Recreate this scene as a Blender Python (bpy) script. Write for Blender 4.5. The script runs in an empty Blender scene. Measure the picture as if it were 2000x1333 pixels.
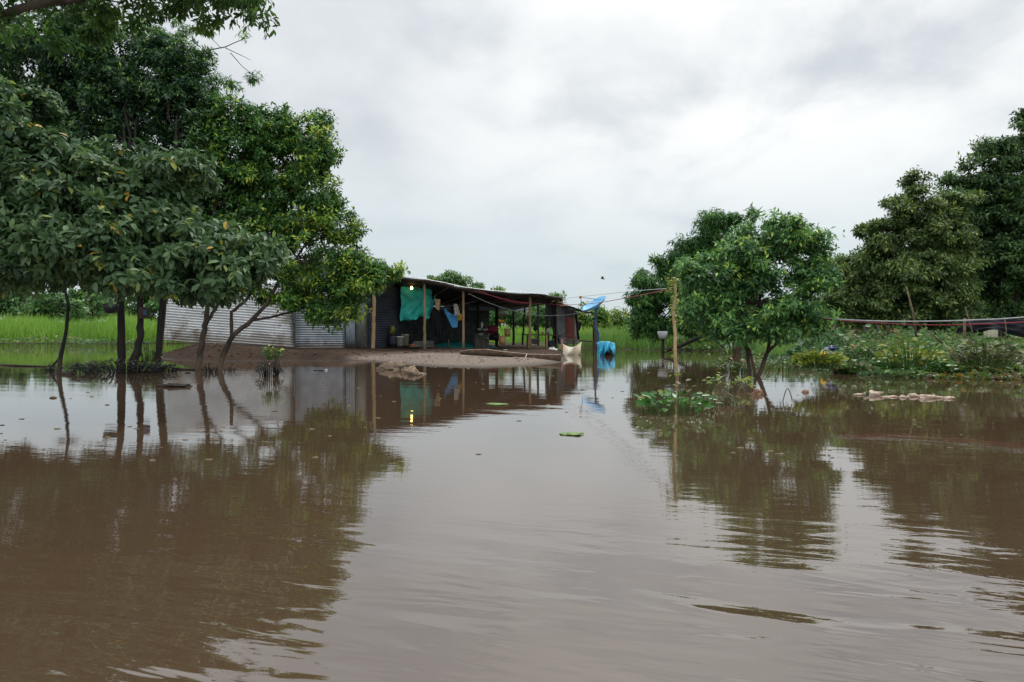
import bpy, math, random
import numpy as np
from mathutils import Vector, Matrix, noise as mnoise

sc = bpy.context.scene
C = sc.collection
R = math.radians
F_PX = 1400.0      # focal length in photo pixels
HOR = 635.0        # photo row of the horizon
CAMH = 1.0         # camera height over the flood water

# ------------------------------------------------------------------ camera
cd = bpy.data.cameras.new("camera"); cam = bpy.data.objects.new("camera", cd); C.objects.link(cam)
cam.location = (0, 0, CAMH); cam.rotation_euler = (R(90), 0, 0)
cd.sensor_width = 36.0; cd.lens = 36.0 * F_PX / 2000.0
cd.shift_y = -(666.5 - HOR) / 2000.0
cd.clip_start = 0.05; cd.clip_end = 6000
sc.camera = cam

# ------------------------------------------------------------------ world
SUN_EL, SUN_AZ = R(52), R(25)       # azimuth from +Y towards +X
w = bpy.data.worlds.new("World"); sc.world = w; w.use_nodes = True
nt = w.node_tree; nt.nodes.clear(); N = nt.nodes.new; L = nt.links.new
def math_node(nt, op, a=None, b=None, c=None, clamp=False):
    n = nt.nodes.new('ShaderNodeMath'); n.operation = op; n.use_clamp = clamp
    for i, v in enumerate((a, b, c)):
        if v is None: continue
        if isinstance(v, (int, float)): n.inputs[i].default_value = v
        else: nt.links.new(v, n.inputs[i])
    return n.outputs[0]
def mixc(nt, f, a, b, mode='MIX'):
    n = nt.nodes.new('ShaderNodeMix'); n.data_type = 'RGBA'; n.blend_type = mode
    for i, v in ((0, f), (6, a), (7, b)):
        if isinstance(v, (int, float)): n.inputs[i].default_value = v
        elif isinstance(v, tuple): n.inputs[i].default_value = (*v, 1)
        else: nt.links.new(v, n.inputs[i])
    return n.outputs[2]
def sstep(nt, v, a, b):
    n = nt.nodes.new('ShaderNodeMapRange'); n.interpolation_type = 'SMOOTHSTEP'
    nt.links.new(v, n.inputs[0]); n.inputs[1].default_value = a; n.inputs[2].default_value = b
    return n.outputs[0]
tc = N('ShaderNodeTexCoord'); nrm = N('ShaderNodeVectorMath'); nrm.operation = 'NORMALIZE'; L(tc.outputs['Generated'], nrm.inputs[0])
sx = N('ShaderNodeSeparateXYZ'); L(nrm.outputs[0], sx.inputs[0])
zc = math_node(nt, 'MAXIMUM', sx.outputs[2], 0.0)
den = math_node(nt, 'ADD', zc, 0.30)
cx = N('ShaderNodeCombineXYZ')
L(math_node(nt, 'DIVIDE', sx.outputs[0], den), cx.inputs[0]); L(math_node(nt, 'DIVIDE', sx.outputs[1], den), cx.inputs[1])
def wnoise(scale, detail, rough, dist, off, sc3=(1, 1, 1)):
    mp = N('ShaderNodeMapping'); L(cx.outputs[0], mp.inputs[0]); mp.inputs['Location'].default_value = off; mp.inputs['Scale'].default_value = sc3
    n = N('ShaderNodeTexNoise'); L(mp.outputs[0], n.inputs['Vector'])
    n.inputs['Scale'].default_value = scale; n.inputs['Detail'].default_value = detail
    n.inputs['Roughness'].default_value = rough; n.inputs['Distortion'].default_value = dist
    return n.outputs[0]
n1 = wnoise(1.1, 5, 0.5, 0.3, (3.1, 1.7, 0))
n2 = wnoise(2.6, 9, 0.52, 0.2, (7.3, 2.2, 0), (1, 0.8, 1))
cl = math_node(nt, 'ADD', math_node(nt, 'MULTIPLY', n1, 0.55), math_node(nt, 'MULTIPLY', n2, 0.45))
cf = sstep(nt, cl, 0.33, 0.60)
cloud = mixc(nt, cf, (0.575, 0.615, 0.65), (0.80, 0.825, 0.83))
# thin place in the overcast where the sun stands behind it
sd = N('ShaderNodeVectorMath'); sd.operation = 'DOT_PRODUCT'; L(nrm.outputs[0], sd.inputs[0])
sd.inputs[1].default_value = Vector((0.30, 0.88, 0.37)).normalized()
glow = math_node(nt, 'MULTIPLY', sstep(nt, sd.outputs['Value'], 0.86, 0.995), sstep(nt, n2, 0.30, 0.60))
cloud = mixc(nt, math_node(nt, 'MULTIPLY', glow, 0.95), cloud, (0.95, 0.955, 0.94))
# blue grey rain band low down, slightly paler at the very horizon
low = math_node(nt, 'MULTIPLY', math_node(nt, 'SUBTRACT', 1.0, sstep(nt, zc, 0.03, 0.27)), 0.72)
cloud = mixc(nt, low, cloud, (0.475, 0.58, 0.63))
puff = math_node(nt, 'MULTIPLY', sstep(nt, wnoise(0.9, 7, 0.55, 0.5, (1.2, 5.5, 0), (1, 0.4, 1)), 0.5, 0.62), math_node(nt, 'SUBTRACT', 1.0, sstep(nt, zc, 0.08, 0.16)))
cloud = mixc(nt, math_node(nt, 'MULTIPLY', puff, 0.5), cloud, (0.61, 0.67, 0.69))
zen = math_node(nt, 'ADD', 1.0, math_node(nt, 'MULTIPLY', sstep(nt, zc, 0.36, 0.9), 1.2))
bgc = N('ShaderNodeBackground'); L(cloud, bgc.inputs[0]); L(zen, bgc.inputs[1])
sky = N('ShaderNodeTexSky'); sky.sky_type = 'NISHITA'; sky.sun_disc = False; sky.sun_elevation = SUN_EL; sky.sun_rotation = SUN_AZ
bgs = N('ShaderNodeBackground'); L(sky.outputs[0], bgs.inputs[0]); bgs.inputs[1].default_value = 0.1
ms = N('ShaderNodeMixShader'); ms.inputs[0].default_value = 0.93; L(bgs.outputs[0], ms.inputs[1]); L(bgc.outputs[0], ms.inputs[2])
wo = N('ShaderNodeOutputWorld'); L(ms.outputs[0], wo.inputs[0])

sl = bpy.data.lights.new("sun", 'SUN'); sl.energy = 1.5; sl.angle = R(18); sl.color = (1, 0.96, 0.9)
so = bpy.data.objects.new("sun", sl); C.objects.link(so)
sdir = Vector((math.sin(SUN_AZ) * math.cos(SUN_EL), math.cos(SUN_AZ) * math.cos(SUN_EL), math.sin(SUN_EL)))
so.rotation_euler = sdir.to_track_quat('Z', 'Y').to_euler()

sc.view_settings.view_transform = 'Standard'; sc.view_settings.look = 'None'
sc.view_settings.exposure = 0.16; sc.view_settings.gamma = 1; sc.view_settings.use_curve_mapping = False

# ------------------------------------------------------------------ helpers
def P(px, py, d):
    return Vector(((px - 1000) / F_PX * d, d, CAMH - (py - HOR) / F_PX * d))
def wd(py): return F_PX * CAMH / (py - HOR)              # distance of a waterline row
def W(px, py, z=0.0):
    d = F_PX * (CAMH - z) / (py - HOR); return Vector(((px - 1000) / F_PX * d, d, z))

class MB:
    def __init__(s): s.v = []; s.f = []
    def add(s, vs, fs):
        o = len(s.v); s.v += [tuple(x) for x in vs]; s.f += [tuple(i + o for i in f) for f in fs]; return s
    def box(s, c, size, rot=None, bev=0.0):
        x, y, z = [k / 2 for k in size]
        pts = [Vector((a * x, b * y, e * z)) for e in (-1, 1) for a, b in ((-1, -1), (1, -1), (1, 1), (-1, 1))]
        if rot: pts = [rot @ p for p in pts]
        s.add([p + Vector(c) for p in pts], [(3, 2, 1, 0), (4, 5, 6, 7), (0, 1, 5, 4), (1, 2, 6, 5), (2, 3, 7, 6), (3, 0, 4, 7)]); return s
    def beam(s, a, b, wx, wz):
        a = Vector(a); b = Vector(b); d = (b - a); q = d.to_track_quat('X', 'Z').to_matrix()
        return s.box((a + b) / 2, (d.length, wx, wz), q)
    def tube(s, pts, rad, n=8, cap=True):
        pts = [Vector(p) for p in pts]
        if not hasattr(rad, '__len__'): rad = [rad] * len(pts)
        t0 = (pts[1] - pts[0]).normalized(); up = Vector((0, 0, 1)) if abs(t0.z) < 0.9 else Vector((1, 0, 0))
        a = t0.cross(up).normalized(); vs = []; m = len(pts)
        for i, p in enumerate(pts):
            t = (pts[min(i + 1, m - 1)] - pts[max(i - 1, 0)]).normalized()
            a = (a - t * a.dot(t)).normalized(); b = t.cross(a)
            for k in range(n):
                an = 2 * math.pi * k / n; vs.append(p + (a * math.cos(an) + b * math.sin(an)) * rad[i])
        fs = [(i * n + k, i * n + (k + 1) % n, (i + 1) * n + (k + 1) % n, (i + 1) * n + k) for i in range(m - 1) for k in range(n)]
        if cap: fs += [tuple(range(n - 1, -1, -1)), tuple((m - 1) * n + k for k in range(n))]
        return s.add(vs, fs)
    def lathe(s, prof, c=(0, 0, 0), n=20, rot=None):
        vs = []
        for r, z in prof:
            for k in range(n):
                an = 2 * math.pi * k / n; p = Vector((r * math.cos(an), r * math.sin(an), z))
                if rot: p = rot @ p
                vs.append(p + Vector(c))
        m = len(prof)
        fs = [(i * n + k, i * n + (k + 1) % n, (i + 1) * n + (k + 1) % n, (i + 1) * n + k) for i in range(m - 1) for k in range(n)]
        return s.add(vs, fs)
    def grid(s, fn, nu, nv):
        vs = [fn(i / nu, j / nv) for j in range(nv + 1) for i in range(nu + 1)]
        fs = [(j * (nu + 1) + i, j * (nu + 1) + i + 1, (j + 1) * (nu + 1) + i + 1, (j + 1) * (nu + 1) + i) for j in range(nv) for i in range(nu)]
        return s.add(vs, fs)
    def blob(s, c, r, seed=0, amp=0.25, n=10, freq=1.6):
        vs = []; fs = []
        for j in range(n + 1):
            th = math.pi * j / n
            for i in range(2 * n):
                ph = math.pi * i / n
                d = Vector((math.sin(th) * math.cos(ph), math.sin(th) * math.sin(ph), math.cos(th)))
                k = 1 + amp * 2 * mnoise.fractal(d * freq + Vector((seed * 7.3, seed * 3.1, 0)), 0.6, 2.1, 4)
                vs.append(Vector(c) + Vector((d.x * r[0], d.y * r[1], d.z * r[2])) * k)
        m = 2 * n
        fs = [(j * m + i, (j + 1) * m + i, (j + 1) * m + (i + 1) % m, j * m + (i + 1) % m) for j in range(n) for i in range(m)]
        return s.add(vs, fs)
    def build(s, name, mat, parent=None, smooth=True, solid=0.0, bevel=0.0):
        me = bpy.data.meshes.new(name)
        inv = None
        vs = s.v
        if parent is not None:
            o = world_loc(parent); vs = [(x - o[0], y - o[1], z - o[2]) for x, y, z in vs]
        me.from_pydata(vs, [], s.f); me.validate(); me.update()
        me.materials.append(mat)
        if smooth: me.polygons.foreach_set('use_smooth', [True] * len(me.polygons))
        o = bpy.data.objects.new(name, me); C.objects.link(o)
        if parent is not None: o.parent = parent
        else:
            b = Vector((sum(v[0] for v in s.v) / len(s.v), sum(v[1] for v in s.v) / len(s.v), min(v[2] for v in s.v)))
            me.transform(Matrix.Translation(-b)); o.location = b
        if solid:
            m = o.modifiers.new('solid', 'SOLIDIFY'); m.thickness = solid
        if bevel:
            m = o.modifiers.new('bevel', 'BEVEL'); m.width = bevel; m.segments = 2; m.limit_method = 'ANGLE'
        return o
def world_loc(o):
    v = Vector((0, 0, 0))
    while o is not None: v += o.location; o = o.parent
    return v
def tag(o, label, cat=None, group=None, kind=None):
    o['label'] = label
    if cat: o['category'] = cat
    if group: o['group'] = group
    if kind: o['kind'] = kind
    return o
def empty(name, loc, label, cat, group=None):
    o = bpy.data.objects.new(name, None); C.objects.link(o); o.location = loc; o.empty_display_size = 0.2
    return tag(o, label, cat, group)
def ncoord(): return random.random()

# ------------------------------------------------------------------ materials
def base_mat(name):
    m = bpy.data.materials.new(name); m.use_nodes = True; nt = m.node_tree
    return m, nt, nt.nodes['Principled BSDF'], nt.nodes['Material Output']
def tnoise(nt, scale, detail=5, rough=0.55, stretch=None, coord='Object', dist=0.0):
    t = nt.nodes.new('ShaderNodeTexCoord'); src = t.outputs[coord]
    if stretch:
        mp = nt.nodes.new('ShaderNodeMapping'); nt.links.new(src, mp.inputs[0]); mp.inputs['Scale'].default_value = stretch; src = mp.outputs[0]
    n = nt.nodes.new('ShaderNodeTexNoise'); nt.links.new(src, n.inputs['Vector']); n.inputs['Scale'].default_value = scale
    n.inputs['Detail'].default_value = detail; n.inputs['Roughness'].default_value = rough; n.inputs['Distortion'].default_value = dist
    return n.outputs[0]
def mat(name, c1, c2=None, rough=0.8, scale=4, stretch=None, bump=0.0, bscale=None, metal=0.0, c3=None, sub=0.0, trans=0.0):
    m, nt, p, out = base_mat(name)
    c2 = c2 or tuple(x * 0.7 for x in c1)
    n = tnoise(nt, scale, 6, 0.6, stretch)
    col = mixc(nt, sstep(nt, n, 0.32, 0.68), c1, c2)
    if c3:
        n3 = tnoise(nt, scale * 0.4, 5, 0.6, None, dist=0.4); col = mixc(nt, sstep(nt, n3, 0.55, 0.66), col, c3)
    nt.links.new(col, p.inputs['Base Color']); p.inputs['Roughness'].default_value = rough; p.inputs['Metallic'].default_value = metal
    p.inputs['Specular IOR Level'].default_value = 0.3
    if bump:
        b = nt.nodes.new('ShaderNodeBump'); b.inputs['Strength'].default_value = 1; b.inputs['Distance'].default_value = bump
        nt.links.new(tnoise(nt, bscale or scale * 3, 6, 0.6, stretch), b.inputs['Height']); nt.links.new(b.outputs[0], p.inputs['Normal'])
    if trans:
        tr = nt.nodes.new('ShaderNodeBsdfTranslucent'); nt.links.new(col, tr.inputs[0])
        mx = nt.nodes.new('ShaderNodeMixShader'); mx.inputs[0].default_value = trans
        nt.links.new(p.outputs[0], mx.inputs[1]); nt.links.new(tr.outputs[0], mx.inputs[2]); nt.links.new(mx.outputs[0], out.inputs[0])
    return m
def leaf_mat(name, stops, rough=0.5, trans=0.28, spec=0.35):
    m, nt, p, out = base_mat(name)
    a = nt.nodes.new('ShaderNodeAttribute'); a.attribute_name = 'tint'
    r = nt.nodes.new('ShaderNodeValToRGB'); nt.links.new(a.outputs['Fac'], r.inputs[0])
    e = r.color_ramp.elements
    e[0].position = stops[0][0]; e[0].color = (*stops[0][1], 1); e[1].position = stops[-1][0]; e[1].color = (*stops[-1][1], 1)
    for q, c in stops[1:-1]:
        x = e.new(q); x.color = (*c, 1)
    nt.links.new(r.outputs[0], p.inputs['Base Color']); p.inputs['Roughness'].default_value = rough; p.inputs['Specular IOR Level'].default_value = spec
    tr = nt.nodes.new('ShaderNodeBsdfTranslucent'); nt.links.new(mixc(nt, 1.0, r.outputs[0], (0.95, 1.0, 0.75), 'MULTIPLY'), tr.inputs[0])
    mx = nt.nodes.new('ShaderNodeMixShader'); mx.inputs[0].default_value = trans
    nt.links.new(p.outputs[0], mx.inputs[1]); nt.links.new(tr.outputs[0], mx.inputs[2]); nt.links.new(mx.outputs[0], out.inputs[0])
    return m

M = {}
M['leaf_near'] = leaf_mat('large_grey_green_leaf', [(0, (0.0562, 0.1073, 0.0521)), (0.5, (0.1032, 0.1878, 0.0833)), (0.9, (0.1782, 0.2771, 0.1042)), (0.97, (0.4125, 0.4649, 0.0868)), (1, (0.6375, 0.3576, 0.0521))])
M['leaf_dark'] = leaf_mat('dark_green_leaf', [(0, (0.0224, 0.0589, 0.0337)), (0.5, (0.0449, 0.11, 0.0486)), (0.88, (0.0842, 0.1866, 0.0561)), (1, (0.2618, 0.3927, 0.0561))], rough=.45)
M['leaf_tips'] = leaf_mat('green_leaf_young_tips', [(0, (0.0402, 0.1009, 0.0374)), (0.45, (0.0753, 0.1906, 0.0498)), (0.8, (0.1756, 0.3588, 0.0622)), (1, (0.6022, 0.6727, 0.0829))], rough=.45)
M['leaf_over'] = leaf_mat('bright_green_leaf', [(0, (0.0325, 0.078, 0.026)), (0.6, (0.0715, 0.156, 0.039)), (1, (0.156, 0.26, 0.052))], trans=.4)
M['leaf_guava'] = leaf_mat('mid_green_leaf', [(0, (0.0513, 0.1275, 0.0561)), (0.5, (0.1172, 0.2579, 0.0917)), (0.9, (0.2271, 0.4551, 0.1147)), (1, (0.6226, 0.7585, 0.1273))])
M['leaf_feather'] = leaf_mat('feathery_green_leaf', [(0, (.04, .11, .04)), (.6, (.08, .2, .05)), (.88, (.13, .3, .06)), (1, (.3, .46, .07))])
M['leaf_olive'] = leaf_mat('olive_green_leaf', [(0, (0.0542, 0.0906, 0.0373)), (0.5, (0.1233, 0.1962, 0.0629)), (0.9, (0.2465, 0.3397, 0.0979)), (1, (0.4438, 0.478, 0.1165))])
M['leaf_deep'] = leaf_mat('deep_green_leaf', [(0, (0.0376, 0.08, 0.0403)), (0.5, (0.0847, 0.1599, 0.0627)), (1, (0.1999, 0.3293, 0.0896))])
M['leaf_far'] = leaf_mat('far_tree_leaf', [(0, (0.0527, 0.1229, 0.0439)), (0.5, (0.1053, 0.2282, 0.0702)), (1, (0.2282, 0.3861, 0.1053))])
M['leaf_pale'] = leaf_mat('pale_far_leaf', [(0, (0.0936, 0.1872, 0.078)), (0.6, (0.1872, 0.312, 0.1092)), (1, (0.312, 0.4368, 0.1404))])
M['leaf_flower'] = leaf_mat('flowering_shrub_leaf', [(0, (.08, .17, .03)), (.6, (.17, .30, .05)), (.86, (.26, .38, .05)), (.93, (.6, .45, .03)), (1, (.65, .33, .02))])
M['grass'] = leaf_mat('tall_grass', [(0, (0.0919, 0.2, 0.0187)), (0.5, (0.1706, 0.3375, 0.0375)), (0.9, (0.2625, 0.45, 0.0625)), (1, (0.42, 0.425, 0.125))], rough=.6, trans=.35)
M['grass_right'] = leaf_mat('bank_grass', [(0, (0.0648, 0.156, 0.036)), (0.5, (0.1296, 0.264, 0.054)), (0.9, (0.2074, 0.36, 0.072)), (1, (0.3629, 0.36, 0.12))], rough=.6, trans=.35)
M['cover'] = leaf_mat('bank_vine_leaf', [(0, (.04, .10, .04)), (.35, (.075, .17, .05)), (.6, (.14, .25, .06)), (.72, (.22, .31, .09)), (.8, (.24, .18, .11)), (.95, (.2, .14, .09)), (.985, (.26, .19, .11)), (1, (.45, .25, .04))])
M['hyacinth'] = leaf_mat('hyacinth_leaf', [(0, (.025, .09, .02)), (.6, (.06, .19, .03)), (.93, (.12, .28, .05)), (1, (.3, .3, .08))], rough=.3)
M['black_leaf'] = leaf_mat('silt_coated_leaf', [(0, (.005, .006, .006)), (.8, (.01, .014, .012)), (1, (.03, .05, .03))], rough=.4, trans=.05)
M['dead_leaf'] = leaf_mat('withered_leaf', [(0, (.05, .07, .03)), (.5, (.10, .11, .05)), (1, (.2, .2, .08))])
M['yellow_leaf'] = leaf_mat('yellowing_vine_leaf', [(0, (.10, .2, .03)), (.6, (.2, .28, .03)), (1, (.36, .34, .04))])
M['spiky'] = leaf_mat('spiky_leaf', [(0, (.012, .03, .015)), (1, (.03, .06, .028))])
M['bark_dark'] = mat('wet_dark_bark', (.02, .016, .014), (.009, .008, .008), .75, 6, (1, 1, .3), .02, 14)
M['bark'] = mat('brown_bark', (.075, .052, .038), (.03, .022, .017), .8, 6, (1, 1, .3), .015, 16)
M['bark_limb'] = mat('grey_bark', (.10, .08, .06), (.05, .04, .03), .85, 6, None, .01, 20)
M['bamboo'] = mat('weathered_bamboo', (.52, .37, .19), (.33, .22, .11), .6, 8, (1, 1, .25), .004, 20)
M['pole'] = mat('peeled_pole', (.36, .25, .14), (.2, .135, .075), .75, 7, (1, 1, .2), .006, 18)
M['greywood'] = mat('grey_weathered_wood', (.12, .095, .075), (.05, .04, .034), .85, 6, (1, 1, .2), .008, 20)
M['plank'] = mat('dark_planks', (.11, .10, .09), (.05, .046, .042), .85, 5, (3, 3, .3), .006, 15)
M['logwood'] = mat('split_log_wood', (.17, .115, .08), (.075, .05, .037), .85, 3, (.4, 3, 3), .015, 12)
M['logedge'] = mat('pale_log_edge', (.5, .4, .3), (.32, .24, .18), .8, 6)
M['beamwood'] = mat('brown_beam', (.09, .058, .04), (.04, .028, .02), .8, 5, (.3, 3, 3), .006, 16)
M['yellowwood'] = mat('new_timber', (.55, .36, .17), (.4, .25, .11), .7, 5, (1, 1, .3), .003, 18)
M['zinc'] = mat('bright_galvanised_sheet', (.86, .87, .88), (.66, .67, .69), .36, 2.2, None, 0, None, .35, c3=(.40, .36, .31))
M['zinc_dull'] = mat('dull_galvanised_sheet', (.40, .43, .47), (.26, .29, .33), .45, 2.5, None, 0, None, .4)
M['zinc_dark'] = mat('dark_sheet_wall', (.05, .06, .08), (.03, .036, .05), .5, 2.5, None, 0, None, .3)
M['roof'] = mat('sheet_roof', (.5, .52, .55), (.3, .3, .32), .4, 2, None, 0, None, .5, c3=(.12, .10, .09))
M['vertsheet'] = mat('pale_blue_grey_sheet', (.34, .40, .44), (.24, .29, .33), .5, 3)
M['doorboard'] = mat('pale_board', (.26, .27, .25), (.16, .165, .15), .8, 4)
M['teal'] = mat('teal_tarp', (.08, .80, .70), (.05, .62, .54), .5, 4, None, .004, 20, trans=.2)
M['teal_dark'] = mat('dark_teal_net', (.01, .17, .16), (.008, .10, .10), .7, 5, None, .01, 12)
M['beige'] = mat('beige_cloth', (.68, .50, .32), (.5, .35, .22), .85, 5)
M['white_cloth'] = mat('white_cloth', (.68, .65, .60), (.48, .45, .42), .85, 5)
M['blue_cloth'] = mat('blue_cloth', (.12, .45, .8), (.07, .33, .66), .8, 5)
M['yellow_cloth'] = mat('yellow_cloth', (.5, .3, .02), (.35, .2, .01), .8, 5)
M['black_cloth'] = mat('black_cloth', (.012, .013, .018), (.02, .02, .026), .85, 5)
M['maroon'] = mat('maroon_cloth', (.2, .02, .06), (.11, .015, .035), .85, 5)
M['pink'] = mat('pink_cloth', (.6, .16, .2), (.4, .3, .3), .85, 16)
M['sack'] = mat('muddy_sack', (.72, .66, .54), (.56, .46, .30), .85, 3, None, .01, 10, c3=(.30, .18, .07))
M['blue_tarp'] = mat('light_blue_tarp', (.04, .38, .56), (.02, .22, .36), .5, 4, None, .008, 9)
M['dish'] = mat('blue_dish_paint', (.22, .55, .85), (.13, .40, .68), .45, 5, None, 0, None, 0, c3=(.5, .62, .68))
M['blue_paint'] = mat('blue_pole_paint', (.03, .14, .36), (.02, .10, .25), .5, 4)
M['orange'] = mat('orange_plastic', (.75, .2, .03), (.6, .15, .02), .5, 4)
M['bucket'] = mat('white_plastic', (.75, .77, .74), (.6, .61, .58), .5, 5)
M['bucket2'] = mat('cream_plastic', (.62, .60, .45), (.46, .45, .33), .5, 5)
M['tan'] = mat('tan_woven', (.60, .34, .18), (.45, .24, .12), .8, 18)
M['yellow_plastic'] = mat('yellow_plastic', (.85, .52, .04), (.7, .4, .03), .5, 5)
M['red_plastic'] = mat('red_plastic', (.45, .03, .03), (.3, .02, .02), .5, 5)
M['grey_plastic'] = mat('grey_plastic', (.36, .36, .37), (.22, .22, .23), .5, 5)
M['dark_plastic'] = mat('black_plastic', (.015, .016, .02), (.03, .03, .034), .45, 3)
M['brick'] = mat('brick_red', (.34, .12, .07), (.24, .085, .055), .85, 12)
M['tarp_grey'] = mat('sun_bleached_grey_tarp', (.15, .155, .16), (.07, .075, .085), .55, 2, None, .02, 5, c3=(.24, .23, .2))
M['door_red'] = mat('faded_red_door', (.17, .045, .035), (.11, .03, .026), .8, 5)
M['mudclump'] = mat('mud_and_straw', (.34, .25, .18), (.15, .105, .075), .9, 9, None, .03, 16, c3=(.3, .24, .17))
M['debris'] = mat('pale_driftwood', (.60, .47, .38), (.40, .28, .21), .8, 8, None, .01, 20)
M['orangey'] = mat('orange_brown_rag', (.34, .19, .13), (.18, .10, .07), .85, 8)
M['lily'] = mat('lily_pad', (.10, .2, .04), (.16, .24, .06), .5, 9)
M['rope_red'] = mat('red_rope', (.34, .05, .07), (.22, .03, .05), .7, 9)
M['rope_grey'] = mat('grey_rope', (.34, .35, .36), (.22, .22, .23), .7, 9)
M['rope_pale'] = mat('pale_rope', (.5, .52, .54), (.36, .37, .38), .6, 9)
M['bag'] = mat('white_plastic_bag', (.55, .55, .56), (.42, .42, .43), .4, 7, None, .01, 14)
M['bird'] = mat('dark_feather', (.03, .03, .035), (.05, .05, .055), .8, 7)
M['brickwall'] = mat('pink_block_wall', (.30, .17, .13), (.19, .11, .09), .9, 5)
M['concrete'] = mat('pale_render', (.5, .5, .48), (.4, .4, .38), .9, 2)

# brick courses
def brick_mat():
    m, nt, p, out = base_mat('brick_courses')
    t = nt.nodes.new('ShaderNodeTexCoord'); mp = nt.nodes.new('ShaderNodeMapping'); nt.links.new(t.outputs['Object'], mp.inputs[0]); mp.inputs['Rotation'].default_value = (R(90), 0, 0)
    b = nt.nodes.new('ShaderNodeTexBrick'); nt.links.new(mp.outputs[0], b.inputs['Vector']); b.inputs['Scale'].default_value = 4
    b.inputs['Color1'].default_value = (.34, .17, .12, 1); b.inputs['Color2'].default_value = (.25, .12, .09, 1); b.inputs['Mortar'].default_value = (.3, .25, .21, 1)
    nt.links.new(b.outputs[0], p.inputs['Base Color']); p.inputs['Roughness'].default_value = .9
    return m
M['brick_courses'] = brick_mat()

def flood_stain(m, top, col, amount=.85):
    nt = m.node_tree; p = nt.nodes['Principled BSDF']; src = p.inputs['Base Color'].links[0].from_socket
    g_ = nt.nodes.new('ShaderNodeNewGeometry'); z_ = nt.nodes.new('ShaderNodeSeparateXYZ'); nt.links.new(g_.outputs['Position'], z_.inputs[0])
    n_ = tnoise(nt, 3.5, 6, .65, None, 'Object'); h_ = math_node(nt, 'ADD', z_.outputs[2], math_node(nt, 'MULTIPLY', math_node(nt, 'SUBTRACT', n_, .5), top * 1.2))
    f_ = math_node(nt, 'MULTIPLY', math_node(nt, 'SUBTRACT', 1.0, sstep(nt, h_, top * .75, top * 1.1)), amount)
    nt.links.new(mixc(nt, f_, src, col), p.inputs['Base Color'])
for k_, t_, c_, a_ in (('bark', .34, (.11, .075, .05), .8), ('bark_dark', .28, (.05, .035, .025), .7), ('pole', .32, (.13, .09, .06), .8), ('bamboo', .25, (.16, .11, .07), .7), ('zinc', .78, (.20, .14, .10), .55), ('zinc_dull', .42, (.16, .11, .08), .7), ('vertsheet', .4, (.16, .11, .08), .7), ('greywood', .3, (.1, .07, .05), .7)):
    flood_stain(M[k_], t_, c_, a_)

# ground
def ground_mat():
    m, nt, p, out = base_mat('ground')
    a = nt.nodes.new('ShaderNodeAttribute'); a.attribute_name = 'green'
    a2 = nt.nodes.new('ShaderNodeAttribute'); a2.attribute_name = 'sand'
    n1 = tnoise(nt, 1.3, 8, .65); n2 = tnoise(nt, 14, 6, .7); n3 = tnoise(nt, 45, 4, .7)
    mud = mixc(nt, sstep(nt, n1, .35, .65), (.075, .046, .030), (.042, .027, .019))
    mud = mixc(nt, math_node(nt, 'MULTIPLY', sstep(nt, n2, .5, .68), .7), mud, (.10, .066, .046))
    sand = mixc(nt, sstep(nt, n2, .35, .65), (.30, .24, .20), (.20, .155, .125))
    sand = mixc(nt, sstep(nt, n3, .58, .68), sand, (.40, .35, .31))
    col = mixc(nt, a2.outputs['Fac'], mud, sand)
    gr = mixc(nt, sstep(nt, n1, .35, .65), (.09, .17, .03), (.06, .11, .03))
    col = mixc(nt, a.outputs['Fac'], col, gr)
    geo = nt.nodes.new('ShaderNodeNewGeometry'); sz = nt.nodes.new('ShaderNodeSeparateXYZ'); nt.links.new(geo.outputs['Position'], sz.inputs[0])
    dry = sstep(nt, math_node(nt, 'ADD', sz.outputs[2], math_node(nt, 'MULTIPLY', n2, .05)), .028, .075)          # soaked margin along the waterline
    col = mixc(nt, dry, mixc(nt, 1.0, col, (.5, .47, .45), 'MULTIPLY'), col)
    nt.links.new(col, p.inputs['Base Color']); nt.links.new(math_node(nt, 'ADD', .45, math_node(nt, 'MULTIPLY', dry, .5)), p.inputs['Roughness'])
    p.inputs['Specular IOR Level'].default_value = .12
    b = nt.nodes.new('ShaderNodeBump'); b.inputs['Distance'].default_value = .06
    nt.links.new(math_node(nt, 'ADD', n2, math_node(nt, 'MULTIPLY', n3, .5)), b.inputs['Height']); nt.links.new(b.outputs[0], p.inputs['Normal'])
    return m
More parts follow.
